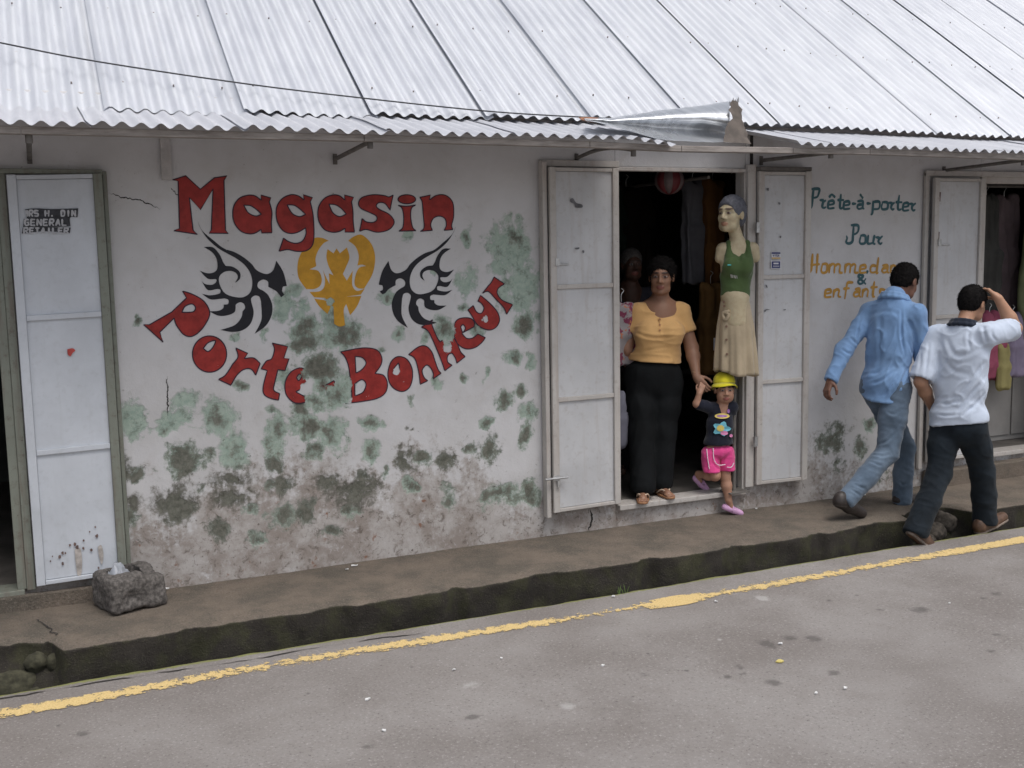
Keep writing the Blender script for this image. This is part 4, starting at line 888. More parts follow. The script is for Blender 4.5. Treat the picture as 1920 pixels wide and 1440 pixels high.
# cracks in the wall
def wall_crack(pts, hw, parent):
    c = to_wall(pts); n = 60; t = np.linspace(0, 1, n); d = np.r_[0, np.cumsum(np.linalg.norm(np.diff(c, axis=0), axis=1))]; d /= d[-1]
    x = np.interp(t, d, c[:, 0]); z = np.interp(t, d, c[:, 1]) + (fbm(np.stack([t * 9, t * 0, t * 0], -1), 3, 3) - .5) * .02
    x = x + (fbm(np.stack([t * 9, t * 0 + 4, t * 0], -1), 3, 3) - .5) * .012
    h = hw * np.clip(np.sin(pi * t) * 1.4, .15, 1) * (.5 + fbm(np.stack([t * 30, t * 0, t * 0], -1), 1, 2))
    dx, dz = np.gradient(x), np.gradient(z); L = np.hypot(dx, dz)
    V = np.concatenate([np.stack([x - dz / L * h, wall_relief(x, z) - .0015, z + dx / L * h], -1), np.stack([x + dz / L * h, wall_relief(x, z) - .0015, z - dx / L * h], -1)])
    mesh_np('crack', V, [(i, i + 1, n + i + 1, n + i) for i in range(n - 1)], M_crack, parent)
wall_crack([(203, 361), (232, 371), (262, 374), (280, 383), (302, 392)], .0026, wall_main)
wall_crack([(313, 706), (315, 740), (315, 780)], .003, wall_main)
wall_crack([(305, 260), (305, 285), (306, 312)], .004, wall_main)
wall_crack([(320, 352), (332, 364), (345, 372)], .0018, wall_main)
wall_crack([(1104, 998), (1112, 975), (1108, 955)], .006, wall_main)
# mould tendril beside the doorstep
# ================================================================== FIGURES: bodies grown as one continuous skin over a posed skeleton
def nrm(v): v = np.array(v, float); return v / (np.linalg.norm(v) + 1e-12)
class Sdf:
    def __init__(s): s.p = []
    def cone(s, a, b, ra, rb, k=.02, op='+'): s.p.append(('c', np.array(a, float), np.array(b, float), ra, rb, k, op)); return s
    def ell(s, c, r, ax=None, k=.02, op='+'): s.p.append(('e', np.array(c, float), np.array(r, float), np.array(ax, float) if ax is not None else np.eye(3), k, op)); return s
    def box(s, c, h, ax=None, rad=.01, k=.01, op='+'): s.p.append(('b', np.array(c, float), np.array(h, float), np.array(ax, float) if ax is not None else np.eye(3), rad, k, op)); return s
    def cut(s, pt, n, k=.004): s.p.append(('p', np.array(pt, float), nrm(n), k)); return s
    def chain(s, pts, rs, k=.02):
        for i in range(len(pts) - 1): s.cone(pts[i], pts[i + 1], rs[i], rs[i + 1], k)
        return s
    def mesh(s, res):
        lo = np.full(3, 1e9); hi = -lo
        for q in s.p:
            if q[0] == 'c' and q[6] == '+':
                r = max(q[3], q[4]); lo = np.minimum(lo, np.minimum(q[1], q[2]) - r); hi = np.maximum(hi, np.maximum(q[1], q[2]) + r)
            elif q[0] in 'eb' and q[-1] == '+':
                r = np.max(q[2]) * (1.0 if q[0] == 'e' else 1.75); lo = np.minimum(lo, q[1] - r); hi = np.maximum(hi, q[1] + r)
        lo -= .03; hi += .03
        n = np.ceil((hi - lo) / res).astype(int) + 1
        D = np.full(n, .2, np.float32)
        for q in s.p:
            if q[0] == 'p':
                ax = [lo[i] + res * np.arange(n[i]) for i in range(3)]
                d = ((ax[0] - q[1][0]) * q[2][0])[:, None, None] + ((ax[1] - q[1][1]) * q[2][1])[None, :, None] + ((ax[2] - q[1][2]) * q[2][2])[None, None, :]
                k = q[3]; h = np.clip(.5 - .5 * (D - d) / k, 0, 1); D = (D * (1 - h) + d * h + k * h * (1 - h)).astype(np.float32); continue
            if q[0] == 'c': r = max(q[3], q[4]); a, b = np.minimum(q[1], q[2]) - r, np.maximum(q[1], q[2]) + r; k = q[5]
            else: r = np.max(q[2]) * (1 if q[0] == 'e' else 1.75); a, b = q[1] - r, q[1] + r; k = q[-2]
            m = k * 1.6 + .03
            i0 = np.clip(np.floor((a - m - lo) / res).astype(int), 0, n); i1 = np.clip(np.ceil((b + m - lo) / res).astype(int) + 1, 0, n)
            sl = tuple(slice(x, y) for x, y in zip(i0, i1))
            G = np.meshgrid(*[(lo[i] + res * np.arange(i0[i], i1[i])).astype(np.float32) for i in range(3)], indexing='ij'); P = np.stack(G, -1)
            if q[0] == 'c':
                ba = q[2] - q[1]; L2 = ba @ ba + 1e-12; pa = P - q[1].astype(np.float32); t = np.clip((pa @ ba.astype(np.float32)) / L2, 0, 1)
                d = np.linalg.norm(pa - t[..., None] * ba.astype(np.float32), axis=-1) - (q[3] + (q[4] - q[3]) * t)
            elif q[0] == 'e':
                pl = (P - q[1].astype(np.float32)) @ q[3].T.astype(np.float32); k0 = np.linalg.norm(pl / q[2].astype(np.float32), axis=-1); k1 = np.linalg.norm(pl / (q[2] ** 2).astype(np.float32), axis=-1) + 1e-9
                d = k0 * (k0 - 1) / k1
            else:
                pl = np.abs((P - q[1].astype(np.float32)) @ q[3].T.astype(np.float32)) - (q[2] - q[4]).astype(np.float32)
                d = np.linalg.norm(np.maximum(pl, 0), axis=-1) + np.minimum(pl.max(-1), 0) - q[4]
            c = D[sl]
            if q[-1] == '+': h = np.clip(.5 + .5 * (c - d) / k, 0, 1); D[sl] = c * (1 - h) + d * h - k * h * (1 - h)
            else: h = np.clip(.5 - .5 * (c + d) / k, 0, 1); D[sl] = c * (1 - h) - d * h + k * h * (1 - h)
        return nets(D, lo, res)
def nets(D, lo, res):
    S = D < 0; nx, ny, nz = D.shape
    C = [(0, 0, 0), (1, 0, 0), (0, 1, 0), (1, 1, 0), (0, 0, 1), (1, 0, 1), (0, 1, 1), (1, 1, 1)]
    sub = lambda A, c: A[c[0]:nx - 1 + c[0], c[1]:ny - 1 + c[1], c[2]:nz - 1 + c[2]]
    al = np.ones((nx - 1, ny - 1, nz - 1), bool); an = np.zeros_like(al)
    for c in C: x = sub(S, c); al &= x; an |= x
    I = np.argwhere(an & ~al); idx = np.full(al.shape, -1, np.int32); idx[tuple(I.T)] = np.arange(len(I))
    vals = np.stack([D[I[:, 0] + c[0], I[:, 1] + c[1], I[:, 2] + c[2]] for c in C], 1)
    pos = np.zeros((len(I), 3)); cnt = np.zeros(len(I))
    for a in range(8):
        for b in range(a + 1, 8):
            if bin(a ^ b).count('1') != 1: continue
            m = (vals[:, a] < 0) != (vals[:, b] < 0); t = np.where(m, vals[:, a] / (vals[:, a] - vals[:, b] + 1e-12), 0)
            pos += m[:, None] * (np.array(C[a]) + t[:, None] * (np.array(C[b]) - np.array(C[a]))); cnt += m
    V = lo + (I + pos / cnt[:, None]) * res
    F = []
    for ax in range(3):
        o = [0, 0, 0]; o[ax] = 1; s0 = S[:nx - o[0], :ny - o[1], :nz - o[2]]; s1 = S[o[0]:, o[1]:, o[2]:]
        u, v = [(1, 2), (2, 0), (0, 1)][ax]
        E = np.argwhere(s0 != s1); ok = (E[:, u] > 0) & (E[:, v] > 0) & (E[:, u] < D.shape[u] - 1) & (E[:, v] < D.shape[v] - 1); E = E[ok]
        def cell(du, dv): q = E.copy(); q[:, u] += du; q[:, v] += dv; return idx[q[:, 0], q[:, 1], q[:, 2]]
        Q = np.stack([cell(-1, -1), cell(0, -1), cell(0, 0), cell(-1, 0)], 1); inn = s0[tuple(E.T)]
        F.append(np.where(inn[:, None], Q, Q[:, ::-1]))
    F = np.concatenate(F); F = F[(F >= 0).all(1)]; return V, F
def vnormals(V, F):
    n = np.cross(V[F[:, 2]] - V[F[:, 0]], V[F[:, 3]] - V[F[:, 1]]); N = np.zeros_like(V)
    for k in range(4): np.add.at(N, F[:, k], n)
    return N / (np.linalg.norm(N, axis=1)[:, None] + 1e-12)
def ridg(P, s, seed=0): return 1 - np.abs(2 * vnoise(P, s, seed) - 1)
def cloth(V, F, amp, sc, seed, axis=None, fine=.3):
    """soft folds pushed along the normal; axis = 3x3 scaling of the noise domain"""
    N = vnormals(V, F); P = V if axis is None else V @ np.asarray(axis, float).T
    w_ = P + .04 * np.stack([vnoise(P, sc * .7, seed + 5), vnoise(P, sc * .7, seed + 6), vnoise(P, sc * .7, seed + 7)], -1)
    d = (ridg(w_, sc, seed) ** 2 - .4) * amp + (ridg(w_, sc * 2.3, seed + 2) ** 3 - .3) * amp * fine * 1.6
    return V + N * d[:, None]
def crease(V, F, lines):
    """pressed folds: each line (picture points surveyed on the garment, half width, depth)"""
    N = vnormals(V, F)
    def front(px, py):
        d = ray(px, py); d = d / np.linalg.norm(d); w_ = V - CAM; t = w_ @ d; dist = np.linalg.norm(w_ - t[:, None] * d, axis=1); m = dist < .015
        i = np.where(m)[0][np.argmin(t[m])] if m.any() else np.argmin(dist); return V[i]
    D = np.zeros(len(V))
    for pts, wd, dp in lines:
        P = [front(*p) for p in pts]; P = catmull(P, 14) if len(P) > 2 else np.linspace(P[0], P[-1], 14)
        d = np.full(len(V), 9.); tt = np.zeros(len(V))
        for i in range(len(P) - 1):
            a, b = P[i], P[i + 1]; ba = b - a; h = np.clip(((V - a) @ ba) / (ba @ ba + 1e-9), 0, 1); q = np.linalg.norm(V - a - h[:, None] * ba, axis=1)
            m = q < d; d[m] = q[m]; tt[m] = (i + h[m]) / 13
        env = np.sin(np.clip(tt, 0, 1) * pi) ** .5
        D += env * dp * (-np.exp(-(d / wd) ** 2) + .65 * np.exp(-((d - 1.9 * wd) / (1.1 * wd)) ** 2))
    return V + N * D[:, None]
def grow(name, sdf, res, mat, parent=None, fold=None, colors=None):
    V, F = sdf.mesh(res)
    if fold: V = cloth(V, F, *fold)
    return mesh_np(name, V, F, mat, parent, smooth=True, colors=colors(V) if colors else None)
# ---- materials for people
def m_skin(name):
    m, t, b = newmat(name); v = coords(t)
    c = mixc(t, mth(t, 'MULTIPLY', ss(t, noise(t, v, 40, 4), .35, .7), .18), attrc(t, 'Col'), (.25, .09, .06))
    t.links.new(c, b.inputs['Base Color']); b.inputs['Roughness'].default_value = .5; b.inputs['Specular IOR Level'].default_value = .4
    b.inputs['Subsurface Weight'].default_value = .08; b.inputs['Subsurface Radius'].default_value = (.012, .005, .003); return m
M_skin = m_skin('skin')
def m_cloth(name, c, var=.12, scale=9, weave=260, rough=.88, sheen=.2, wear=None):
    m, t, b = newmat(name); v = coords(t); c = np.array(c)
    col = mixc(t, ss(t, noise(t, v, scale, 5), .3, .7), c * (1 - var), np.clip(c * (1 + var), 0, 1))
    if wear is not None: col = mixc(t, mth(t, 'MULTIPLY', ss(t, noise(t, v, 4, 4), .45, .7), .6), col, wear)
    t.links.new(col, b.inputs['Base Color']); b.inputs['Roughness'].default_value = rough; b.inputs['Specular IOR Level'].default_value = .2
    b.inputs['Sheen Weight'].default_value = sheen
    bump(t, b, mth(t, 'ADD', noise(t, v, weave, 2), mth(t, 'MULTIPLY', noise(t, v, 28, 4), 1.5)), .25, .004); return m
M_hair = simple('black_hair', (.007, .006, .006), .8, .4, 60, .8, 120, stretch=(1, 1, .4), spec=.12)
def axes(f, up=(0, 0, 1)):
    f = nrm(f); r = nrm(np.cross(f, up)); u = np.cross(r, f); return np.array([r, f, u])     # rows: right, forward, up
def head(s, c, A, sc=1.0, fem=0.0, ears=True):
    L = lambda x, y, z: c + (A[0] * x + A[1] * y + A[2] * z) * sc
    e = lambda p, r, k=.02, op='+': s.ell(L(*p), np.array(r) * sc, A, k * sc, op)
    e((0, -.014, .032), (.073, .094, .084)); e((0, .028, -.022), (.060, .066, .082), .03)
    if fem: s.cone(L(-.030, .040, -.058), L(.030, .040, -.058), .036 * sc, .036 * sc, .03 * sc); e((0, .066, -.078), (.018, .016, .014), .02); e((-.036, .056, -.040), (.026, .024, .024), .02); e((.036, .056, -.040), (.026, .024, .024), .02)
    else: s.cone(L(-.030, .045, -.075), L(.030, .045, -.075), .030 * sc, .030 * sc, .03 * sc); e((0, .072, -.090), (.022, .020, .018), .02)
    e((-.034, .062, -.022), (.024, .022, .024), .02); e((.034, .062, -.022), (.024, .022, .024), .02)
    e((0, .080, .034), (.050, .016, .012), .02)
    e((-.031, .098, .012), (.017, .012, .012), .012, '-'); e((.031, .098, .012), (.017, .012, .012), .012, '-')
    e((-.031, .080, .012), (.015, .013, .010), .006); e((.031, .080, .012), (.015, .013, .010), .006)
    s.cone(L(0, .088, .022), L(0, .108, -.018), .0085 * sc, .0125 * sc, .012 * sc); e((-.013, .096, -.024), (.010, .010, .008), .008); e((.013, .096, -.024), (.010, .010, .008), .008)
    e((0, .090, -.052), (.024, .010, .0065), .007); e((0, .088, -.064), (.020, .011, .007), .007)
    if ears:
        for k in (-1, 1): e((k * .076, -.008, -.004), (.010, .021, .031), .008); e((k * .086, -.002, -.002), (.006, .012, .019), .006, '-')
def face_color(c, A, sc, skin, lip=(.30, .10, .085), brow=(.02, .015, .013)):
    skin = np.array(skin)
    def f(V):
        p = ((V - c) @ A.T) / sc; col = np.tile(skin, (len(V), 1))
        fr = p[:, 1] > .055
        el = lambda cx, cz, rx, rz: np.sqrt(((p[:, 0] - cx) / rx) ** 2 + ((p[:, 2] - cz) / rz) ** 2)
        def put(m, cc, a=1.0): m = np.clip(m, 0, 1)[:, None] * a; col[:] = col * (1 - m) + np.array(cc) * m
        put(fr * np.clip((1.2 - el(0, -.058, .025, .013)) * 4, 0, 1), lip)
        for k in (-1, 1):
            put(fr * np.clip((1.25 - el(k * .031, .014, .022, .013)) * 3, 0, 1), skin * .72)
            put(fr * np.clip((1.1 - el(k * .031, .011, .0145, .0068)) * 5, 0, 1), (.30, .27, .26)); put(fr * np.clip((1.15 - el(k * .031, .011, .0072, .0072)) * 5, 0, 1), (.015, .01, .01))
            put(fr * np.clip((1.2 - el(k * .032, .037, .024, .0062)) * 4, 0, 1), brow)
        put(fr * np.clip((1.1 - el(0, -.028, .012, .004)) * 4, 0, 1), skin * .5)
        return col
    return f
def hand(s, W, d, n, side, curl=.5, sc=1.0, spread=1.0):
    """W wrist, d towards the fingers, n palm normal (fingers curl to it), side = +1 thumb on d x n side"""
    d = nrm(d); n = nrm(n - d * (np.dot(n, d))); t = np.cross(d, n) * side
    K = W + d * .085 * sc
    s.cone(W, W + d * .03 * sc, .024 * sc, .027 * sc, .015); 
    for off in (-.026, -.009, .009, .026): s.cone(W + d * .02 * sc + t * off * .7 * sc, K + t * off * sc, .0145 * sc, .0125 * sc, .012)
    for off, L, r in ((.029, .070, .0092), (.0098, .080, .0096), (-.0098, .074, .0092), (-.028, .058, .0082)):
        p = K + t * off * sc * spread; a = curl * .55; dd = d * cos(a) + n * sin(a); fan = t * off * .5 * spread
        for seg, q in enumerate((.46, .30, .24)):
            p2 = p + nrm(dd + fan) * L * q * sc; s.cone(p, p2, r * (1 - .1 * seg) * sc, r * (.9 - .1 * seg) * sc, .004); p = p2
            a += curl * .75; dd = d * cos(a) + n * sin(a)
    p = W + d * .022 * sc + t * .022 * sc; q = p + (d * .55 + t * .65 + n * .35 * (1 + curl)) * .036 * sc; s.cone(p, q, .015 * sc, .0118 * sc, .010)
    q2 = q + nrm(d * .8 + t * .35 + n * .6 * curl) * .034 * sc; s.cone(q, q2, .0112 * sc, .010 * sc, .004); s.cone(q2, q2 + nrm(d + n * .5 * curl) * .024 * sc, .010 * sc, .0085 * sc, .004)
def tufts(V, F, A, n, L, seed):
    rg = np.random.default_rng(seed); N = vnormals(V, F); idx = rg.integers(0, len(V), n)
    P, Nn = V[idx], N[idx]; flow = -A[2][None] * .7 - A[1][None] * .6 + rg.normal(0, .45, (n, 3)); flow -= Nn * (flow * Nn).sum(1)[:, None]
    d = flow / (np.linalg.norm(flow, axis=1)[:, None] + 1e-9) + Nn * rg.uniform(.15, .7, (n, 1)); d /= np.linalg.norm(d, axis=1)[:, None]
    sd = np.cross(d, Nn); sd /= np.linalg.norm(sd, axis=1)[:, None] + 1e-9; ln = L * rg.uniform(.5, 1.2, (n, 1))
    a, b, c = P - sd * .0022 - Nn * .003, P + sd * .0022 - Nn * .003, P + d * ln
    m = len(V); T = np.arange(n)
    V2 = np.concatenate([V, a, b, c]); fs = [tuple(f) for f in F.tolist()] + [(int(m + i), int(m + n + i), int(m + 2 * n + i)) for i in T]
    return V2, fs
def hairlock(s, c, A, sc, short=True):
    L = lambda x, y, z: c + (A[0] * x + A[1] * y + A[2] * z) * sc
    s.ell(L(0, -.018, .040), np.array((.083, .103, .089)) * sc, A, .01); s.ell(L(0, -.055, -.010), np.array((.070, .060, .075)) * sc, A, .03)
    s.ell(L(0, .118, -.052), np.array((.105, .092, .135)) * sc, A, .012, '-')
    for k in (-1, 1): s.ell(L(k * .088, .000, -.020), np.array((.018, .030, .036)) * sc, A, .012, '-')
    s.cut(L(0, -.05, -.072), -A[2] + A[1] * .25, .01)
def shoe(s, heel, toe, r, up, sc=1.0):
    heel, toe = np.array(heel, float), np.array(toe, float); d = toe - heel; up = nrm(up)
    s.cone(heel, heel + d * .45, r * .95, r, .02); s.cone(heel + d * .45, toe, r * 1.05, r * .82, .02); s.cone(heel + up * r * .8, heel + d * .4 + up * r * .55, r * .8, r * .7, .02)
def lerp(a, b, t): return np.array(a) * (1 - t) + np.array(b) * t
def up_(p, dz): return np.array(p) + np.array([0, 0, dz])
# ------------------------------------------------------------------ man in the blue shirt, walking away along the pavement
def blue_man():
    f = nrm((.93, .36, 0)); r = np.array([f[1], -f[0], 0]); J = onY
    pel = J(1660, 722, -.45); nb = J(1676, 560, -.44); hc = J(1697, 529, -.42)
    sR, sL = nb + r * .165 + [0, 0, -.105], nb - r * .172 + [0, 0, -.10]
    eL, wL = J(1581, 660, -.27), J(1558, 712, -.30)
    eR = sR + f * .07 + np.array([0, 0, -.29]) + r * .03; wR = eR + f * .20 + np.array([0, 0, -.13])
    hR, hL = pel + r * .085, pel - r * .085
    kR, aR = J(1664, 848, -.55), J(1594, 930, -.56)
    kL, aL = J(1696, 838, -.36), J(1692, 928, -.36)
    A = axes(nrm((.80, .22, -.52)), up=(.12, .05, 1))
    skin = (.15, .075, .05); s = Sdf()
    head(s, hc, A, 1.0); s.cone(hc + A[2] * -.05 - A[1] * .03, nb + [0, 0, -.03], .050, .048, .03)
    s.cone(nb + [0, 0, -.06], pel, .10, .10, .04)
    for a, b, c in ((sR, eR, wR), (sL, eL, wL)): s.chain([nb + [0, 0, -.06], a, b, c], [.05, .045, .038, .026], .02)
    for a, b, c in ((hR, kR, aR), (hL, kL, aL)): s.chain([pel, a, b, c], [.09, .07, .048, .034], .03)
    dl = nrm(wL - eL); hand(s, wL, nrm(dl + [-.05, 0, -.25]), nrm(f + r * .5), 1, .75); dr = nrm(wR - eR); hand(s, wR, dr, -r, -1, .8)
    o = grow('person', s, .0055, M_skin, colors=face_color(hc, A, 1.0, skin))
    tag(o, 'man in a light blue long sleeved shirt and jeans walking away on the pavement', 'person')
    # shirt
    s = Sdf(); ch = lerp(nb, pel, .38); B = np.array([r, f, np.cross(r, f)])
    for q_ in (sL, sR): s.cone(nb + [0, 0, -.045], q_ + [0, 0, .004], .062, .060, .04)
    s.ell(lerp(nb, pel, .30), (.172, .112, .19), B, .05); s.ell(lerp(nb, pel, .62), (.160, .112, .22), B, .06)
    s.ell(lerp(nb, pel, .98) - f * .005, (.172, .125, .16), B, .05); s.ell(lerp(nb, pel, 1.22), (.178, .132, .10), B, .05)
    s.chain([sR, eR, wR], [.066, .058, .045], .03); s.chain([sL, eL, wL + (wL - eL) * .03], [.066, .056, .046], .03)
    s.cone(nb + [0, 0, -.03], nb + f * .01 + [0, 0, .012], .080, .072, .02)
    hem = J(1640, 752, -.5); s.cut(hem + np.array([0, 0, -.01]), nrm(np.array([0, 0, -1]) - r * .12 + f * .22), .006)
    for e_, w_ in ((eL, wL),): s.p.append(('e', w_ + (w_ - e_) * .30, np.array((.07, .07, .07)), np.eye(3), .006, '-'))
    M_bl = m_cloth('light_blue_shirt', (.17, .29, .50), .10, 6, wear=(.22, .35, .56))
    V, F = s.mesh(.0075)
    V = cloth(V, F, 0.0072, 7.0, 11, [[1, 0, .5], [0, 1, .3], [-.35, 0, .35]], .7)
    V = crease(V, F, [([(1648, 585), (1646, 640), (1640, 705)], 0.0156, 0.0047), ([(1702, 668), (1682, 705), (1652, 742)], 0.0107, 0.0088), ([(1706, 690), (1690, 722), (1672, 745)], 0.0098, 0.0081), ([(1690, 575), (1693, 625), (1700, 672)], 0.0078, 0.0081), ([(1612, 590), (1610, 640), (1612, 665)], 0.0078, 0.0061), ([(1592, 628), (1606, 642), (1612, 652)], 0.0088, 0.0068), ([(1577, 650), (1592, 660), (1600, 664)], 0.0088, 0.0061), ([(1612, 702), (1640, 696), (1672, 676)], 0.0117, 0.0061), ([(1612, 722), (1645, 715), (1682, 690)], 0.0098, 0.0068), ([(1700, 590), (1712, 620), (1716, 650)], 0.0117, 0.0061), ([(1705, 640), (1714, 660), (1722, 668)], 0.0088, 0.0061), ([(1622, 590), (1660, 582), (1690, 588)], 0.0137, 0.0027)])
    mesh_np('shirt', V, F, M_bl, o, smooth=True)
    s = Sdf(); n1 = nb + np.array([0, 0, .012]) + f * .012
    for k in range(16):
        a0, a1 = 2 * pi * k / 16, 2 * pi * (k + 1) / 16
        q = lambda a: n1 + r * .082 * cos(a) + f * .078 * sin(a) + np.array([0, 0, .028 * -sin(a)])
        if sin((a0 + a1) / 2) < .8: s.cone(q(a0), q(a1), .017, .017, .01); s.cone(q(a0) + [0, 0, -.024] + (q(a0) - n1) * .22, q(a1) + [0, 0, -.024] + (q(a1) - n1) * .22, .013, .013, .012)
    grow('collar', s, .006, M_bl, o)
    s = Sdf(); hem0 = J(1640, 748, -.5)
    # jeans
    s = Sdf(); s.ell(pel + [0, 0, .0], (.168, .125, .13), B, .04)
    s.chain([hR + [0, 0, -.02], lerp(hR, kR, .5), kR, lerp(kR, aR, .55), aR + (aR - kR) * .08], [.098, .092, .074, .068, .066], .03)
    s.chain([hL + [0, 0, -.02], lerp(hL, kL, .5), kL, lerp(kL, aL, .55), aL + [0, 0, -.035]], [.098, .090, .072, .066, .068], .03)
    s.cut(aR + (aR - kR) * .16, nrm(aR - kR), .006)
    M_jn = m_cloth('faded_blue_jeans', (.095, .135, .19), .18, 12, 300, wear=(.16, .215, .285))
    V, F = s.mesh(.009); V = cloth(V, F, 0.0048, 10, 21, [[.6, 0, .2], [0, .6, 0], [.3, 0, 1.2]], .5); V = crease(V, F, [([(1640, 835), (1662, 828), (1682, 812)], 0.0088, 0.0068), ([(1632, 850), (1655, 852), (1672, 850)], 0.0088, 0.0074), ([(1628, 862), (1648, 868), (1660, 872)], 0.0078, 0.0054), ([(1600, 905), (1618, 912), (1628, 918)], 0.0078, 0.0068), ([(1594, 915), (1608, 925), (1618, 930)], 0.0068, 0.0061), ([(1660, 770), (1678, 775), (1692, 770)], 0.0098, 0.0047), ([(1686, 905), (1694, 912), (1704, 906)], 0.0078, 0.0061)]); mesh_np('jeans', V, F, M_jn, o, smooth=True)
    M_sh = simple('dark_brown_shoe_leather', (.035, .028, .026), .5, .3, 30, .3)
    M_sole = simple('rubber_sole', (.06, .05, .045), .8, .3, 30, .2)
    for k, (a, toe, heel) in enumerate(((aR, J(1614, 971, -.56), J(1573, 950, -.56)), (aL, J(1716, 944, -.34), J(1686, 947, -.36)))):
        s = Sdf(); u = nrm(a - (heel * .6 + toe * .4)) if k == 0 else np.array([0, 0, 1.])
        s.cone(a, heel + u * .04, .046, .046, .02); shoe(s, heel + u * .035, toe + u * .034, .044, u)
        if k: s.cut((0, 0, .012), (0, 0, -1), .004)
        o2 = grow('shoe', s, .007, M_sh, o)
        s = Sdf(); d = nrm(toe - heel); s.cone(heel + u * .012, lerp(heel, toe, .5) + u * .012, .042, .045, .01); s.cone(lerp(heel, toe, .5) + u * .012, toe + u * .012, .045, .036, .01); s.cut(heel + u * .004, -u, .003); s.cut(heel + u * .020, u, .003)
        grow('sole', s, .006, M_sole, o2)
    s = Sdf(); hairlock(s, hc, A, 1.0); V, F = s.mesh(.006); V = cloth(V, F, 0.0060, 40, 3); V, F = tufts(V, F, A, 2200, .016, 3); mesh_np('hair', V, F, M_hair, o, smooth=True)
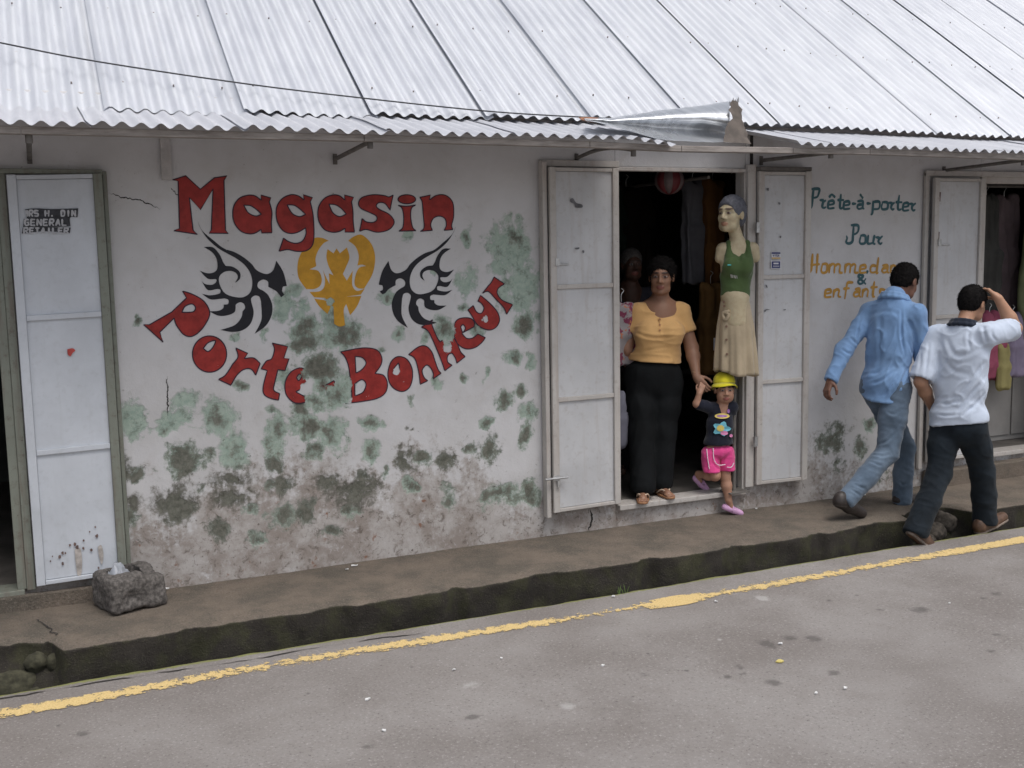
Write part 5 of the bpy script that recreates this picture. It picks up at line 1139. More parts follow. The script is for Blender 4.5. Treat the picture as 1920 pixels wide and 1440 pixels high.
# ------------------------------------------------------------------ man in the white polo shirt, hand on his head
def polo_man():
    f = nrm((.90, .43, 0)); r = np.array([f[1], -f[0], 0]); J = onY; B = np.array([r, f, np.array([0, 0, 1.])])
    pel = J(1797, 792, -.83); nb = J(1806, 604, -.83); hc = J(1824, 570, -.80)
    sL, sR = nb - r * .175 + [0, 0, -.105], nb + r * .165 + [0, 0, -.080]
    eL, wL = J(1726, 716, -.68), J(1750, 768, -.60)
    eR, wR = J(1903, 616, -.98), J(1872, 560, -.93)
    hR, hL = pel + r * .085, pel - r * .085
    hR, hL = hL, hR        # trailing leg first: his left, then the leading right leg
    kR, aR = J(1761, 888, -.81), J(1722, 985, -.87)
    kL, aL = J(1842, 886, -.88), J(1847, 966, -.84)
    A = axes(nrm((.86, .22, -.36)), up=(.05, .0, 1)); skin = (.42, .235, .15); s = Sdf()
    head(s, hc, A, .97); s.cone(hc - A[2] * .05 - A[1] * .03, nb + [0, 0, -.03], .052, .048, .03); s.cone(nb + [0, 0, -.08], pel, .09, .10, .04)
    s.chain([nb + [0, 0, -.06], sR, eR], [.05, .05, .043], .02); s.chain([eR, lerp(eR, wR, .35), wR], [.043, .046, .028], .02)
    s.chain([nb + [0, 0, -.06], sL, eL], [.05, .05, .042], .02); s.chain([eL, lerp(eL, wL, .35), wL], [.042, .044, .028], .02)
    for a, b, c in ((hR, kR, aR), (hL, kL, aL)): s.chain([pel, a, b, c], [.09, .07, .048, .034], .03)
    hand(s, wR, nrm(J(1846, 537, -.84) - wR), nrm(hc + [0, 0, .02] - wR), -1, .75, .95); hand(s, wL, nrm(f + [0, 0, -.2]), nrm(r * 1.0), 1, .6)
    o = grow('person', s, .0055, M_skin, colors=face_color(hc, A, .97, skin))
    tag(o, 'man in a white polo shirt with dark collar, one hand on his head', 'person')
    s = Sdf()
    for q_ in (sL, sR): s.cone(nb + [0, 0, -.05], q_ + [0, 0, .004], .064, .064, .04)
    s.ell(lerp(nb, pel, .30), (.182, .118, .19), B, .05); s.ell(lerp(nb, pel, .62), (.176, .12, .21), B, .06); s.ell(lerp(nb, pel, .95), (.190, .138, .15), B, .05); s.ell(lerp(nb, pel, 1.08), (.190, .138, .10), B, .05)
    s.cone(nb + [0, 0, -.05], nb + f * .006 + [0, 0, -.030], .086, .076, .02); s.cone(sR, lerp(sR, eR, .84), .076, .076, .04); s.cone(sL, lerp(sL, eL, .86), .074, .080, .03)
    s.p.append(('e', sR + (eR - sR) * 1.10, np.array((.085,) * 3), np.eye(3), .006, '-')); s.p.append(('e', sL + (eL - sL) * 1.16, np.array((.10,) * 3), np.eye(3), .006, '-'))
    s.ell(nb + f * .012 + np.array([0, 0, .03]), (.066, .064, .062), B, .006, '-'); s.cut(J(1797, 797, -.9), nrm(np.array([0, 0, -1]) + r * .15), .006)
    M_po = m_cloth('white_polo_cotton', (.54, .61, .73), .06, 6, 240)
    V, F = s.mesh(.0075); V = cloth(V, F, 0.0060, 6, 31, [[.9, 0, .75], [0, .9, .5], [-.5, 0, .5]], .7)
    V = crease(V, F, [([(1848, 682), (1825, 715), (1785, 762)], 0.0117, 0.0076), ([(1852, 705), (1830, 735), (1790, 775)], 0.0107, 0.0081), ([(1853, 735), (1835, 755), (1800, 785)], 0.0098, 0.0061), ([(1742, 752), (1770, 758), (1800, 752)], 0.0098, 0.0051), ([(1738, 772), (1765, 778), (1800, 774)], 0.0088, 0.0046), ([(1770, 632), (1786, 662), (1815, 668), (1840, 650)], 0.0156, 0.0051), ([(1760, 640), (1778, 690), (1815, 705)], 0.0156, 0.0046), ([(1824, 606), (1818, 630), (1822, 655)], 0.0098, 0.0051), ([(1842, 606), (1842, 628), (1850, 648)], 0.0098, 0.0056), ([(1862, 606), (1864, 626), (1872, 644)], 0.0088, 0.0046), ([(1738, 640), (1740, 675), (1738, 705)], 0.0088, 0.0051), ([(1724, 650), (1722, 680), (1716, 700)], 0.0098, 0.0035)]); mesh_np('polo_shirt', V, F, M_po, o, smooth=True)
    M_nv = m_cloth('navy_collar', (.014, .02, .035), .2, 10); s = Sdf(); n1 = nb + f * .010 + np.array([0, 0, -.006])
    for k in range(16):
        a0, a1 = 2 * pi * k / 16, 2 * pi * (k + 1) / 16; q = lambda a: n1 + r * .074 * cos(a) + f * .070 * sin(a) + np.array([0, 0, -.022 * sin(a)])
        if sin((a0 + a1) / 2) < .8: s.cone(q(a0), q(a1), .016, .016, .01); s.cone(q(a0) + [0, 0, -.026] + (q(a0) - n1) * .28, q(a1) + [0, 0, -.026] + (q(a1) - n1) * .28, .012, .012, .014)
    grow('collar', s, .006, M_nv, o)
    s = Sdf(); s.ell(pel + [0, 0, -.02], (.172, .128, .14), B, .04)
    s.chain([hR + [0, 0, -.03], lerp(hR, kR, .5), kR, lerp(kR, aR, .55), aR + (aR - kR) * .12], [.10, .092, .078, .076, .082], .03)
    s.chain([hL + [0, 0, -.03], lerp(hL, kL, .5), kL, lerp(kL, aL, .55), aL + [0, 0, -.045]], [.10, .092, .078, .076, .080], .03)
    s.cut(aR + (aR - kR) * .20, nrm(aR - kR), .006); s.cut(aL + [0, 0, -.06], (0, 0, -1), .006)
    M_dk = m_cloth('dark_denim', (.011, .016, .022), .25, 10, 300, wear=(.022, .031, .042), sheen=.05); V, F = s.mesh(.009); V = cloth(V, F, 0.0054, 9, 41, [[.6, 0, .2], [0, .6, 0], [.3, 0, 1.1]], .5); mesh_np('trousers', V, F, M_dk, o, smooth=True)
    M_sh = simple('tan_shoe_leather', (.10, .055, .034), .5, .3, 30, .3); M_sole = simple('pale_rubber_sole', (.20, .16, .135), .8, .3, 30, .2)
    for k, (a, toe, heel, rz) in enumerate(((aR, J(1727, 1022, -.88), J(1708, 1006, -.88), 0), (aL, J(1876, 980, -.82), J(1838, 999, -.85), 0))):
        d = nrm(toe - heel); toe = heel + d * .25; u = nrm(np.array([0, 0, 1.]) - d * d[2])
        s = Sdf(); s.cone(a, heel + u * .05, .046, .046, .02); shoe(s, heel + u * .036, toe + u * .034, .045, u); o2 = grow('shoe', s, .007, M_sh, o)
        s = Sdf(); s.cone(heel + u * .012, lerp(heel, toe, .5) + u * .012, .043, .047, .01); s.cone(lerp(heel, toe, .5) + u * .012, toe + u * .012, .047, .038, .01); s.cut(heel + u * .002, -u, .003); s.cut(heel + u * .020, u, .003); grow('sole', s, .006, M_sole, o2)
    s = Sdf(); hairlock(s, hc, A, .985); V, F = s.mesh(.006); V = cloth(V, F, 0.0048, 45, 3); V, F = tufts(V, F, A, 2200, .016, 3); mesh_np('hair', V, F, M_hair, o, smooth=True)
# ------------------------------------------------------------------ woman standing in the doorway
HANDS = onY(1316, 727, -.02)
def woman():
    f = nrm((-.34, -.94, 0)); r = np.array([f[1], -f[0], 0]); J = onY; B = np.array([r, f, np.array([0, 0, 1.])])      # r: her right = left in the picture
    pel = J(1224, 704, .27); nb = J(1236, 566, .28); hc = J(1240, 519, .24)
    sR, sL = nb + r * .150 + [0, 0, -.075], nb - r * .150 + [0, 0, -.075]
    eL, wL = J(1297, 652, .17), J(1306, 706, .05); eR = J(1174, 655, .33); wR = J(1186, 712, .42)
    hR, hL = pel + r * .095, pel - r * .095
    aR, aL = onZ(1206, 912, .24), onZ(1238, 904, .24); kR, kL = lerp(hR, aR, .52), lerp(hL, aL, .52)
    A = axes(nrm((-.58, -.80, -.10)), up=(0.02, 0, 1)); skin = (.29, .16, .105); s = Sdf()
    head(s, hc, A, 1.06); s.cone(hc - A[2] * .06 - A[1] * .025, nb + [0, 0, -.03], .052, .062, .03)
    s.cone(nb + [0, 0, -.035] - r * .08, nb + [0, 0, -.035] + r * .08, .05, .05, .04); s.ell(nb + [0, 0, -.10] + f * .02, (.13, .085, .10), B, .04); s.cone(nb + [0, 0, -.06], pel, .10, .11, .04)
    s.chain([nb + [0, 0, -.06], sL, eL], [.05, .055, .046], .03); s.chain([eL, lerp(eL, wL, .3), wL], [.046, .046, .027], .02)
    s.chain([nb + [0, 0, -.06], sR, eR], [.05, .055, .046], .03); s.chain([eR, wR], [.045, .028], .02)
    for a, b, c in ((hR, kR, aR), (hL, kL, aL)): s.chain([pel, a, b, c], [.10, .08, .055, .034], .03)
    hand(s, wL, nrm(HANDS - wL + np.array([.02, -.01, -.01])), nrm(np.array([.5, .1, -.3])), 1, .75, .92); hand(s, wR, nrm(wR - eR), r * -1, -1, .5, .9)
    for a, k in ((aR, 1), (aL, -1)):
        ft = nrm(f + r * .22 * k); g = np.array([a[0], a[1], .155])
        s.cone(a, g + ft * .01 + [0, 0, .045], .034, .034, .02); s.cone(g + [0, 0, .04] - ft * .03, g + ft * .13 + [0, 0, .028], .032, .026, .02)
        for q in (-.026, -.010, .006, .022): s.cone(g + ft * .13 + np.cross(ft, [0, 0, 1]) * q + [0, 0, .026], g + ft * .170 + np.cross(ft, [0, 0, 1]) * q + [0, 0, .022], .0105, .009, .004)
    o = grow('person', s, .0055, M_skin, colors=face_color(hc, A, 1.06, skin, (.26, .10, .08)))
    tag(o, 'woman in a pale orange top and black trousers standing in the shop doorway', 'person')
    s = Sdf()
    for q_ in (sL, sR): s.cone(nb + [0, 0, -.055], q_, .058, .058, .04)
    s.ell(lerp(nb, pel, .32), (.168, .115, .16), B, .05)
    for k in (-1, 1): s.ell(lerp(nb, pel, .43) + f * .085 + r * .078 * k, (.098, .085, .095), B, .05)
    s.ell(lerp(nb, pel, .70), (.185, .14, .17), B, .06); s.ell(lerp(nb, pel, .98), (.212, .165, .16), B, .06)
    for a, e_ in ((sL, eL), (sR, eR)):
        s.cone(a, lerp(a, e_, .52), .066, .064, .03); s.p.append(('e', a + (e_ - a) * .80, np.array((.085,) * 3), np.eye(3), .006, '-'))
    s.ell(nb + f * .075 + [0, 0, .0], (.098, .085, .078), B, .008, '-'); s.cut(J(1224, 679, .2), nrm(np.array([0, 0, -1]) + r * .10), .006)
    M_or = m_cloth('pale_orange_knit', (.66, .40, .17), .07, 5, 220); V, F = s.mesh(.008)
    V = cloth(V, F, 0.0078, 6, 51, [[.5, 0, .1], [0, .5, .1], [.1, .1, 1.5]], .5); V = crease(V, F, [([(1190, 622), (1215, 634), (1245, 636), (1272, 628)], 0.0098, 0.0081), ([(1180, 652), (1215, 660), (1255, 654)], 0.0098, 0.0047), ([(1266, 600), (1272, 606), (1280, 612)], 0.0068, 0.0061)]); top = mesh_np('top', V, F, M_or, o, smooth=True)
    M_bt = simple('small_button', (.50, .26, .13), .5, .1, 20, 0)
    for tt in (.22, .29, .36):
        mb = MB(); p = lerp(nb, pel, tt) + f * (.118 + (tt - .2) * .2) + r * .012; mb.tube([p - f * .004, p + f * .016], .007, 8); mb.build('button', M_bt, top)
    s = Sdf(); s.ell(pel, (.205, .155, .15), B, .04); s.ell(pel + [0, 0, -.08], (.205, .15, .13), B, .04)
    s.chain([hR + [0, 0, -.06], lerp(hR, aR, .3), kR, aR], [.112, .108, .092, .084], .03); s.chain([hL + [0, 0, -.06], lerp(hL, aL, .3), kL, aL], [.112, .108, .092, .084], .03); s.cut((0, 0, .205), (0, 0, -1), .006)
    V, F = s.mesh(.009); V = cloth(V, F, 0.0084, 6, 61, [[1, 0, 0], [0, 1, 0], [0, 0, .35]], .4); mesh_np('trousers', V, F, m_cloth('black_trouser_cloth', (.006, .007, .008), .25, 8, sheen=0), o, smooth=True)
    M_sd = simple('tan_sandal', (.30, .15, .075), .6, .25, 30); M_sp = simple('pale_sandal_strap', (.55, .42, .32), .6, .1, 20)
    for a, k in ((aR, 1), (aL, -1)):
        ft = nrm(f + r * .22 * k); g = np.array([a[0], a[1], .155]); lt = np.cross(ft, [0, 0, 1]); s = Sdf()
        s.cone(g + [0, 0, .012] - ft * .04, g + ft * .08 + [0, 0, .012], .036, .042, .01); s.cone(g + ft * .08 + [0, 0, .012], g + ft * .155 + [0, 0, .012], .042, .038, .01); s.cut((0, 0, .1585), (0, 0, -1), .003); s.cut((0, 0, .174), (0, 0, 1), .003)
        sd = grow('sandal', s, .006, M_sd, o); mb = MB()
        for q in (-1, 1): mb.tube(catmull([g + ft * .118 + [0, 0, .035], g + ft * .09 + lt * q * .028 + [0, 0, .052], g + ft * .03 + lt * q * .042 + [0, 0, .022]], 9), .006, 6)
        mb.build('strap', M_sp, sd, smooth=True)
    s = Sdf(); hairlock(s, hc, A, 1.07); s.ell(hc + A[2] * .03 - A[1] * .06, (.084, .070, .070), A, .03); V, F = s.mesh(.006); V = cloth(V, F, 0.0072, 32, 5); V, F = tufts(V, F, A, 3500, .030, 5); mesh_np('hair', V, F, M_hair, o, smooth=True)
    mb = MB(); mb.tube([wL + nrm(np.cross(nrm(wL - eL), [0, 1, 0])) * .03 * cos(t) + np.array([0, 1, 0]) * .03 * sin(t) + (eL - wL) * .14 for t in np.linspace(0, 2 * pi, 17)], .0028, 5); mb.build('bracelet', simple('thin_gold', (.6, .45, .25), .35, .1, 20, 0, metal=.8), o)
# ------------------------------------------------------------------ small child stepping down
def child():
    f = nrm((-.22, -.97, 0)); r = np.array([f[1], -f[0], 0]); J = onY; B = np.array([r, f, np.array([0, 0, 1.])])
    sc = .83; Y0 = -.03
    pel = J(1346, 846, Y0); nb = J(1353, 757, Y0); hc = J(1358, 731, Y0 - .015)
    sR, sL = nb + r * .082 + [0, 0, -.025], nb - r * .078 + [0, 0, -.025]
    eR, wR = J(1306, 757, -.01), J(1311, 738, -.02); eL, wL = sL + np.array([.03, .07, -.09]), sL + np.array([.0, .10, -.17])
    hR, hL = pel + r * .045, pel - r * .045
    kR, aR = J(1341, 892, -.06), J(1309, 889, .10); kL = J(1360, 893, -.05); aL = J(1366, 938, -.075)
    A = axes(nrm((-.40, -.91, -.06))); skin = (.42, .235, .16); s = Sdf()
    head(s, hc, A, sc, 1.0); s.cone(hc - A[2] * .05, nb + [0, 0, -.01], .032, .034, .02); s.cone(nb + [0, 0, -.03], pel, .05, .055, .03)
    s.chain([nb + [0, 0, -.03], sR, eR, wR], [.028, .030, .026, .019], .012); s.chain([nb + [0, 0, -.03], sL, eL, wL], [.028, .03, .026, .019], .012)
    s.chain([pel, hR, kR, lerp(kR, aR, .4), aR], [.05, .05, .036, .036, .022], .015); s.chain([pel, hL, kL, lerp(kL, aL, .4), aL], [.05, .05, .036, .036, .023], .015)
    hand(s, wR, nrm(HANDS + np.array([0, .0, .005]) - wR), nrm(np.array([.3, .5, 0])), 1, .5, .58); hand(s, wL, (0, .2, -1), r, -1, .4, .55)
    tR, tL = J(1325, 917, .12), J(1389, 962, -.10); qR, qL = J(1305, 897, .13), J(1360, 951, -.06)
    s.cone(aR, lerp(qR, tR, .4), .022, .018, .01); s.cone(aL, lerp(qL, tL, .4) + [0, 0, .01], .023, .018, .01)
    o = grow('person', s, .0045, M_skin, colors=face_color(hc, A, sc, skin, (.33, .12, .10)))
    tag(o, 'small child in a yellow hat and pink shorts stepping down from the doorway', 'person')
    s = Sdf(); s.cone(nb + [0, 0, -.03] - r * .05, nb + [0, 0, -.03] + r * .05, .042, .042, .03); s.ell(lerp(nb, pel, .45), (.095, .070, .11), B, .04); s.ell(lerp(nb, pel, .85), (.102, .080, .10), B, .04)
    s.cone(sR, lerp(sR, eR, .75), .042, .040, .02); s.cone(sL, lerp(sL, eL, .8), .042, .042, .02); s.ell(nb + f * .02 + [0, 0, .025], (.04, .04, .030), B, .006, '-'); s.cut(J(1346, 832, Y0), (0, 0, -1), .005)
    M_nv = m_cloth('navy_t_shirt', (.012, .014, .026), .2, 8); V, F = s.mesh(.006); V = cloth(V, F, 0.0042, 12, 71); sh = mesh_np('t_shirt', V, F, M_nv, o, smooth=True)
    # printed patch: a plain generic flower shape and a band, following the chest
    Nn = vnormals(V, F)
    def front(px, py):
        d = ray(px, py); d = d / np.linalg.norm(d); w_ = V - CAM; t = w_ @ d; dist = np.linalg.norm(w_ - t[:, None] * d, axis=1); m = dist < .012
        i = np.where(m)[0][np.argmin(t[m])] if m.any() else np.argmin(dist); return CAM + d * (t[i] - .006)
    def patch(name, cx, cy, rx, ry, mat, petals=0, lift=0):
        pts = [front(cx, cy)]; 
        for a in np.linspace(0, 2 * pi, 25)[:-1]:
            k = 1 + .22 * cos(petals * a) if petals else 1; pts.append(front(cx + rx * k * cos(a), cy + ry * k * sin(a)))
        pts = [p + (CAM - p) / np.linalg.norm(CAM - p) * lift for p in pts]
        mesh_np(name, np.array(pts), [(0, i + 1, (i + 1) % 24 + 1) for i in range(24)], mat, sh)
    pr = lambda n, c: simple(n, c, .6, .08, 30, 0)
    Mb, My, Mp, Mv = pr('turquoise_print', (.16, .48, .60)), pr('yellow_print', (.70, .55, .14)), pr('pink_print', (.66, .24, .44)), pr('violet_print', (.34, .16, .42))
    patch('shirt_print', 1353, 804, 15, 12, Mb, 5); patch('shirt_print', 1351, 803, 7, 6, My, 0, .003); patch('shirt_print', 1358, 812, 7, 4, Mp, 0, .003); patch('shirt_print', 1354, 780, 14, 5, My); patch('shirt_print', 1354, 780, 10, 2.2, Mv, 0, .002); patch('shirt_print', 1366, 771, 2.5, 4, Mv); patch('shirt_print', 1371, 817, 3, 3, Mp)
    s = Sdf(); s.ell(pel + [0, 0, .0], (.098, .080, .055), B, .03); s.cone(hR + [0, 0, -.02] + r * .012, lerp(hR, kR, .8) + r * .022, .060, .056, .006); s.cone(hL + [0, 0, -.02] - r * .012, lerp(hL, kL, .8) - r * .016, .060, .054, .006); s.cut(J(1346, 885, Y0 - .05), (0, 0, -1), .005)
    V2, F2 = s.mesh(.006); V2 = cloth(V2, F2, .007, 13, 81); V = V2; so_ = mesh_np('shorts', V2, F2, m_cloth('bright_pink_cotton', (.70, .07, .26), .08, 8), o, smooth=True)
    def trim(pts):
        c = catmull([front(x, y) for x, y in pts], 18); MB().tube(c, .0035, 5).build('trim', pr('white_trim', (.75, .62, .70)), so_, smooth=True)
    trim([(1325, 842), (1327, 860), (1330, 880)]); trim([(1337, 840), (1339, 862), (1347, 872), (1360, 871)]); trim([(1363, 876), (1371, 876), (1376, 868)])
    # shoes
    M_lv = simple('lilac_shoe', (.58, .34, .55), .45, .1, 20, .05)
    for a, q, t in ((aR, qR, tR), (aL, qL, tL)):
        s = Sdf(); d = nrm(t - q); u = nrm(nrm(a - q) - d * (nrm(a - q) @ d)); s.cone(q, lerp(q, t, .5), .026, .028, .01); s.cone(lerp(q, t, .5), t, .028, .020, .01); s.ell(lerp(q, t, .38) + u * .030, (.024, .034, .024), np.array([np.cross(d, u), d, u]), .004, '-')
        s.cut(q - u * .018, -u, .003); sh_ = grow('shoe', s, .005, M_lv, o)
        c = [lerp(q, t, .40) + (np.cross(d, u) * cos(b) + u * sin(b)) * .028 for b in np.linspace(-.1, pi + .1, 12)]; MB().tube(c, .005, 6).build('strap', M_lv, sh_, smooth=True)
    # hat
    s = Sdf(); L = lambda x, y, z: hc + (A[0] * x + A[1] * y + A[2] * z) * sc
    s.ell(L(0, -.016, .066), np.array((.090, .108, .088)) * sc, A, .01); s.cut(L(0, .06, .066), -A[2] + A[1] * .28, .006)
    ht = grow('sun_hat', s, .006, m_cloth('yellow_hat_cotton', (.74, .66, .035), .06, 10), o)
    n = 40; R1, R2_ = [], []
    for a in np.linspace(0, 2 * pi, n + 1)[:-1]:
        R1.append(L(.089 * cos(a), -.016 + .106 * sin(a), .050 + .030 * sin(a))); R2_.append(L(.110 * cos(a), -.014 + .134 * sin(a), .018 + .040 * sin(a) + .006 * cos(3 * a)))
    Vb = np.array(R1 + R2_ + [p - A[2] * .004 for p in R2_] + [p - A[2] * .004 for p in R1]); fs = []
    for lv in range(4):
        for i in range(n): j = (i + 1) % n; a_, b_ = lv * n, ((lv + 1) % 4) * n; fs.append((a_ + i, a_ + j, b_ + j, b_ + i))
    mesh_np('brim', Vb, fs, ht.data.materials[0], ht, smooth=True)
    s = Sdf(); hairlock(s, hc, A, sc * .99); grow('hair', s, .006, M_hair, o)
# ------------------------------------------------------------------ shop dummy by the door jamb
def dummy():
    f = nrm((-.62, -.78, 0)); r = np.array([f[1], -f[0], 0]); J = onY; Y0 = -.09; B = np.array([r, f, np.array([0, 0, 1.])])
    hc = J(1371, 403, Y0); nb = J(1383, 450, Y0); ws = J(1378, 560, Y0); hm = J(1380, 700, Y0)
    A = axes(nrm((-.90, -.42, .0))); skin = (.52, .45, .30); s = Sdf(); f2 = nrm((-.45, -.88, 0)); r2 = np.array([f2[1], -f2[0], 0]); B = np.array([r2, f2, np.array([0, 0, 1.])])
    head(s, hc, A, 1.02, ears=True); s.cone(hc - A[2] * .06 - A[1] * .02, nb + [0, 0, -.01], .040, .046, .03)
    s.cone(nb + [0, 0, -.055] - r2 * .09, nb + [0, 0, -.055] + r2 * .09, .038, .038, .05); s.ell(lerp(nb, ws, .45), (.108, .075, .15), B, .05); s.ell(lerp(nb, ws, .9), (.088, .062, .11), B, .05); s.cone(ws, lerp(ws, hm, .3), .085, .09, .05)
    for k in (-1, 1): s.cone(nb + [0, 0, -.06] + r2 * .105 * k, nb + r2 * .118 * k + [0, 0, -.12], .040, .034, .02)
    o = grow('shop_mannequin', s, .006, M_skin, colors=face_color(hc, A, 1.02, skin, (.46, .25, .17), (.12, .09, .07)))
    tag(o, 'pale half mannequin in a green vest and beige skirt by the door jamb', 'mannequin')
    s = Sdf(); s.ell(lerp(nb, ws, .50), (.116, .082, .155), B, .05)
    for k in (-1, 1): s.ell(lerp(nb, ws, .45) + f2 * .07 + r2 * .045 * k, (.052, .045, .055), B, .04)
    s.ell(lerp(nb, ws, .92), (.098, .074, .11), B, .05)
    for k in (-1, 1): s.cone(nb + r2 * .06 * k + [0, 0, -.02] + f2 * .02, nb + r2 * .068 * k + [0, 0, -.15] + f2 * .07, .020, .024, .02); s.cone(nb + r2 * .06 * k + [0, 0, -.02], nb + r2 * .065 * k + [0, 0, -.14] - f2 * .06, .020, .02, .02)
    s.ell(nb + f2 * .12 + [0, 0, -.03], (.045, .07, .12), B, .008, '-')
    for k in (-1, 1): s.ell(nb + r2 * .145 * k + [0, 0, -.13], (.052, .10, .12), B, .01, '-')
    s.cut(ws + [0, 0, -.01], (0, 0, -1), .006)
    V, F = s.mesh(.007); V = cloth(V, F, 0.0060, 9, 91, [[.7, 0, .3], [0, .7, .2], [.2, 0, 1]]); vs = mesh_np('vest_top', V, F, m_cloth('green_jersey', (.075, .120, .045), .12, 7), o, smooth=True)
    # small print on the vest
    nV = V
    def front(px, py):
        d = ray(px, py); d = d / np.linalg.norm(d); w_ = nV - CAM; t = w_ @ d; dist = np.linalg.norm(w_ - t[:, None] * d, axis=1); m = dist < .014
        i = np.where(m)[0][np.argmin(t[m])] if m.any() else np.argmin(dist); return CAM + d * (t[i] - .006)
    Mw = simple('white_print', (.5, .5, .48), .6, .1, 20, 0); Mt = simple('turquoise_mark', (.08, .45, .45), .6, .1, 20, 0)
    for ln in ([(1370, 515), (1371, 521)], [(1371, 515), (1373, 521)], [(1373.5, 515.5), (1374, 521)], [(1376, 516), (1376.6, 521.5)], [(1376.4, 516), (1379, 521.6)], [(1379.4, 516.6), (1379.6, 522)], [(1381.5, 517), (1382.2, 522)]):
        MB().tube([front(*p) for p in ln], .0022, 4).build('printed_mark', Mw, vs)
    MB().tube([front(1364, 497), front(1371, 497)], .005, 6).build('printed_mark', Mt, vs)
    # skirt: flared, pleated
    n, m = 72, 26; Vs = []
    for j in range(m):
        t = j / (m - 1); c = lerp(ws + [0, 0, .02], hm, t); 
        for i in range(n):
            a = 2 * pi * i / n; k = np.interp(t, [0, .12, .4, 1], [.088, .102, .122, .138]); k2 = k * .70
            pl = 1 + (.10 * sin(a * 9 + 1.5 * sin(a * 2)) + .05 * sin(a * 17)) * np.clip(t * 1.6 - .25, 0, 1)
            Vs.append(c + r2 * k * pl * cos(a) + f2 * k2 * pl * sin(a) + np.array([0, 0, (.012 * sin(a * 3) + .02 * cos(a)) * t]))
    I = np.arange(n * m).reshape(m, n); I2 = np.concatenate([I, I[:, :1]], 1)
    Fq = np.stack([I2[:-1, :-1], I2[:-1, 1:], I2[1:, 1:], I2[1:, :-1]], -1).reshape(-1, 4)[:, ::-1]
    Vs = np.array(Vs); M_be = m_cloth('beige_skirt_cotton', (.44, .36, .25), .1, 7); sk = mesh_np('skirt', Vs, Fq.copy(), M_be, o, smooth=True)
    sk.modifiers.new('thick', 'SOLIDIFY').thickness = .004
    nV = Vs
    for (px, py) in ((1357, 566), (1358, 574), (1362, 612), (1362, 637), (1363, 664)):
        p = front(px, py); d = nrm(CAM - p); MB().tube([p - d * .003, p + d * .008], .008, 8).build('button', simple('brown_button', (.16, .09, .06), .5, .1, 20, 0), sk)
    q0 = front(1358, 585); MB().tube(catmull([q0, front(1366, 590), front(1360, 600), front(1355, 588), front(1368, 583)], 16), .012, 7).build('bow', M_be, sk, smooth=True)
    s = Sdf(); hairlock(s, hc, A, 1.05); V, F = s.mesh(.006); V = cloth(V, F, 0.0036, 35, 3); mesh_np('hair', V, F, simple('grey_blue_wig', (.10, .105, .13), .6, .3, 50, .4), o, smooth=True)
    MB().tube([(hm[0] + .02, hm[1] + .045, hm[2] + .35), (hm[0] + .02, hm[1] + .045, .165)], .013, 8).box((hm[0] - .06, hm[1] - .03, .0 + .158), (hm[0] + .10, hm[1] + .10, .166)).build('stand', M_iron, o)
blue_man(); polo_man(); woman(); child(); dummy()
# ================================================================== THINGS ROUND THE SHOP
def M3(az): return np.array([[cos(az), sin(az), 0], [-sin(az), cos(az), 0], [0, 0, 1.]])
# stone trough on the pavement
s = Sdf(); az = .36; B = M3(az); c0 = np.array([.365, -.20, .10])
s.box(c0, (.148, .142, .098), B, .03, .02); s.box(c0 + B[1] * .03 + B[0] * -.02 + [0, 0, .085], (.085, .075, .07), B, .02, .015, '-'); s.box(c0 + B[1] * -.09 + B[0] * .10 + [0, 0, .10], (.07, .08, .03), B, .02, .03, '-')
V, F = s.mesh(.008); N = vnormals(V, F); V = V + N * ((fbm(V, 9, 3, 2) - .5) * .045 + (fbm(V, 40, 3, 6) - .5) * .018)[:, None]; V[:, 2] = np.maximum(V[:, 2], .002)
M_stone = simple('dark_basalt', (.115, .105, .098), .95, .45, 60, .9, 90)
tr_ = mesh_np('stone_trough', V, F, M_stone, smooth=True)
tag(tr_, 'rough dark stone trough on the pavement below the first door leaf', 'stone trough')
nn_ = 14; P = []
for i in range(nn_):
    for j in range(nn_):
        u, v = i / (nn_ - 1) - .5, j / (nn_ - 1) - .5; p = c0 + B[0] * (-.05 + u * .13) + B[1] * (.01 + v * .11)
        P.append(p + np.array([0, 0, .075 + .075 * float(ridg(np.array([[u * 5, v * 5, 1.]]), 1.3, 4)[0]) - .3 * (u * u + v * v) ])) 
I = np.arange(nn_ * nn_).reshape(nn_, nn_)
wr = mesh_np('plastic_wrapper', np.array(P), np.stack([I[:-1, :-1], I[1:, :-1], I[1:, 1:], I[:-1, 1:]], -1).reshape(-1, 4), simple('crumpled_white_plastic', (.34, .36, .40), .35, .15, 20, .2))
tag(wr, 'crumpled white plastic wrapper lying inside the stone trough', 'litter')
# stones in the broken kerb
M_rock = simple('kerb_rubble', (.10, .085, .07), .95, .4, 30, .8, 60)
def rock(name, c, r, seed, m, parent=None):
    s = Sdf(); s.ell(c, r, M3(seed * 1.7), .01); V, F = s.mesh(max(.008, min(r) / 7)); N = vnormals(V, F); V = V + N * ((fbm(V, 12, 3, seed) - .5) * min(r) * .9 + (fbm(V, 45, 2, seed) - .5) * .012)[:, None]
    return mesh_np(name, V, F, m, parent, smooth=True)
M_rockm = simple('mossy_rubble', (.05, .048, .03), .95, .4, 30, .8, 60)
for k, (c, r) in enumerate([((5.46, -.60, -.13), (.11, .08, .07)), ((5.66, -.62, -.16), (.10, .07, .06)), ((5.80, -.58, -.11), (.09, .08, .075)), ((5.56, -.66, -.22), (.10, .06, .06)), ((5.74, -.50, -.08), (.09, .06, .05))]): rock('stone', c, r, k + 1, M_rock, pave)
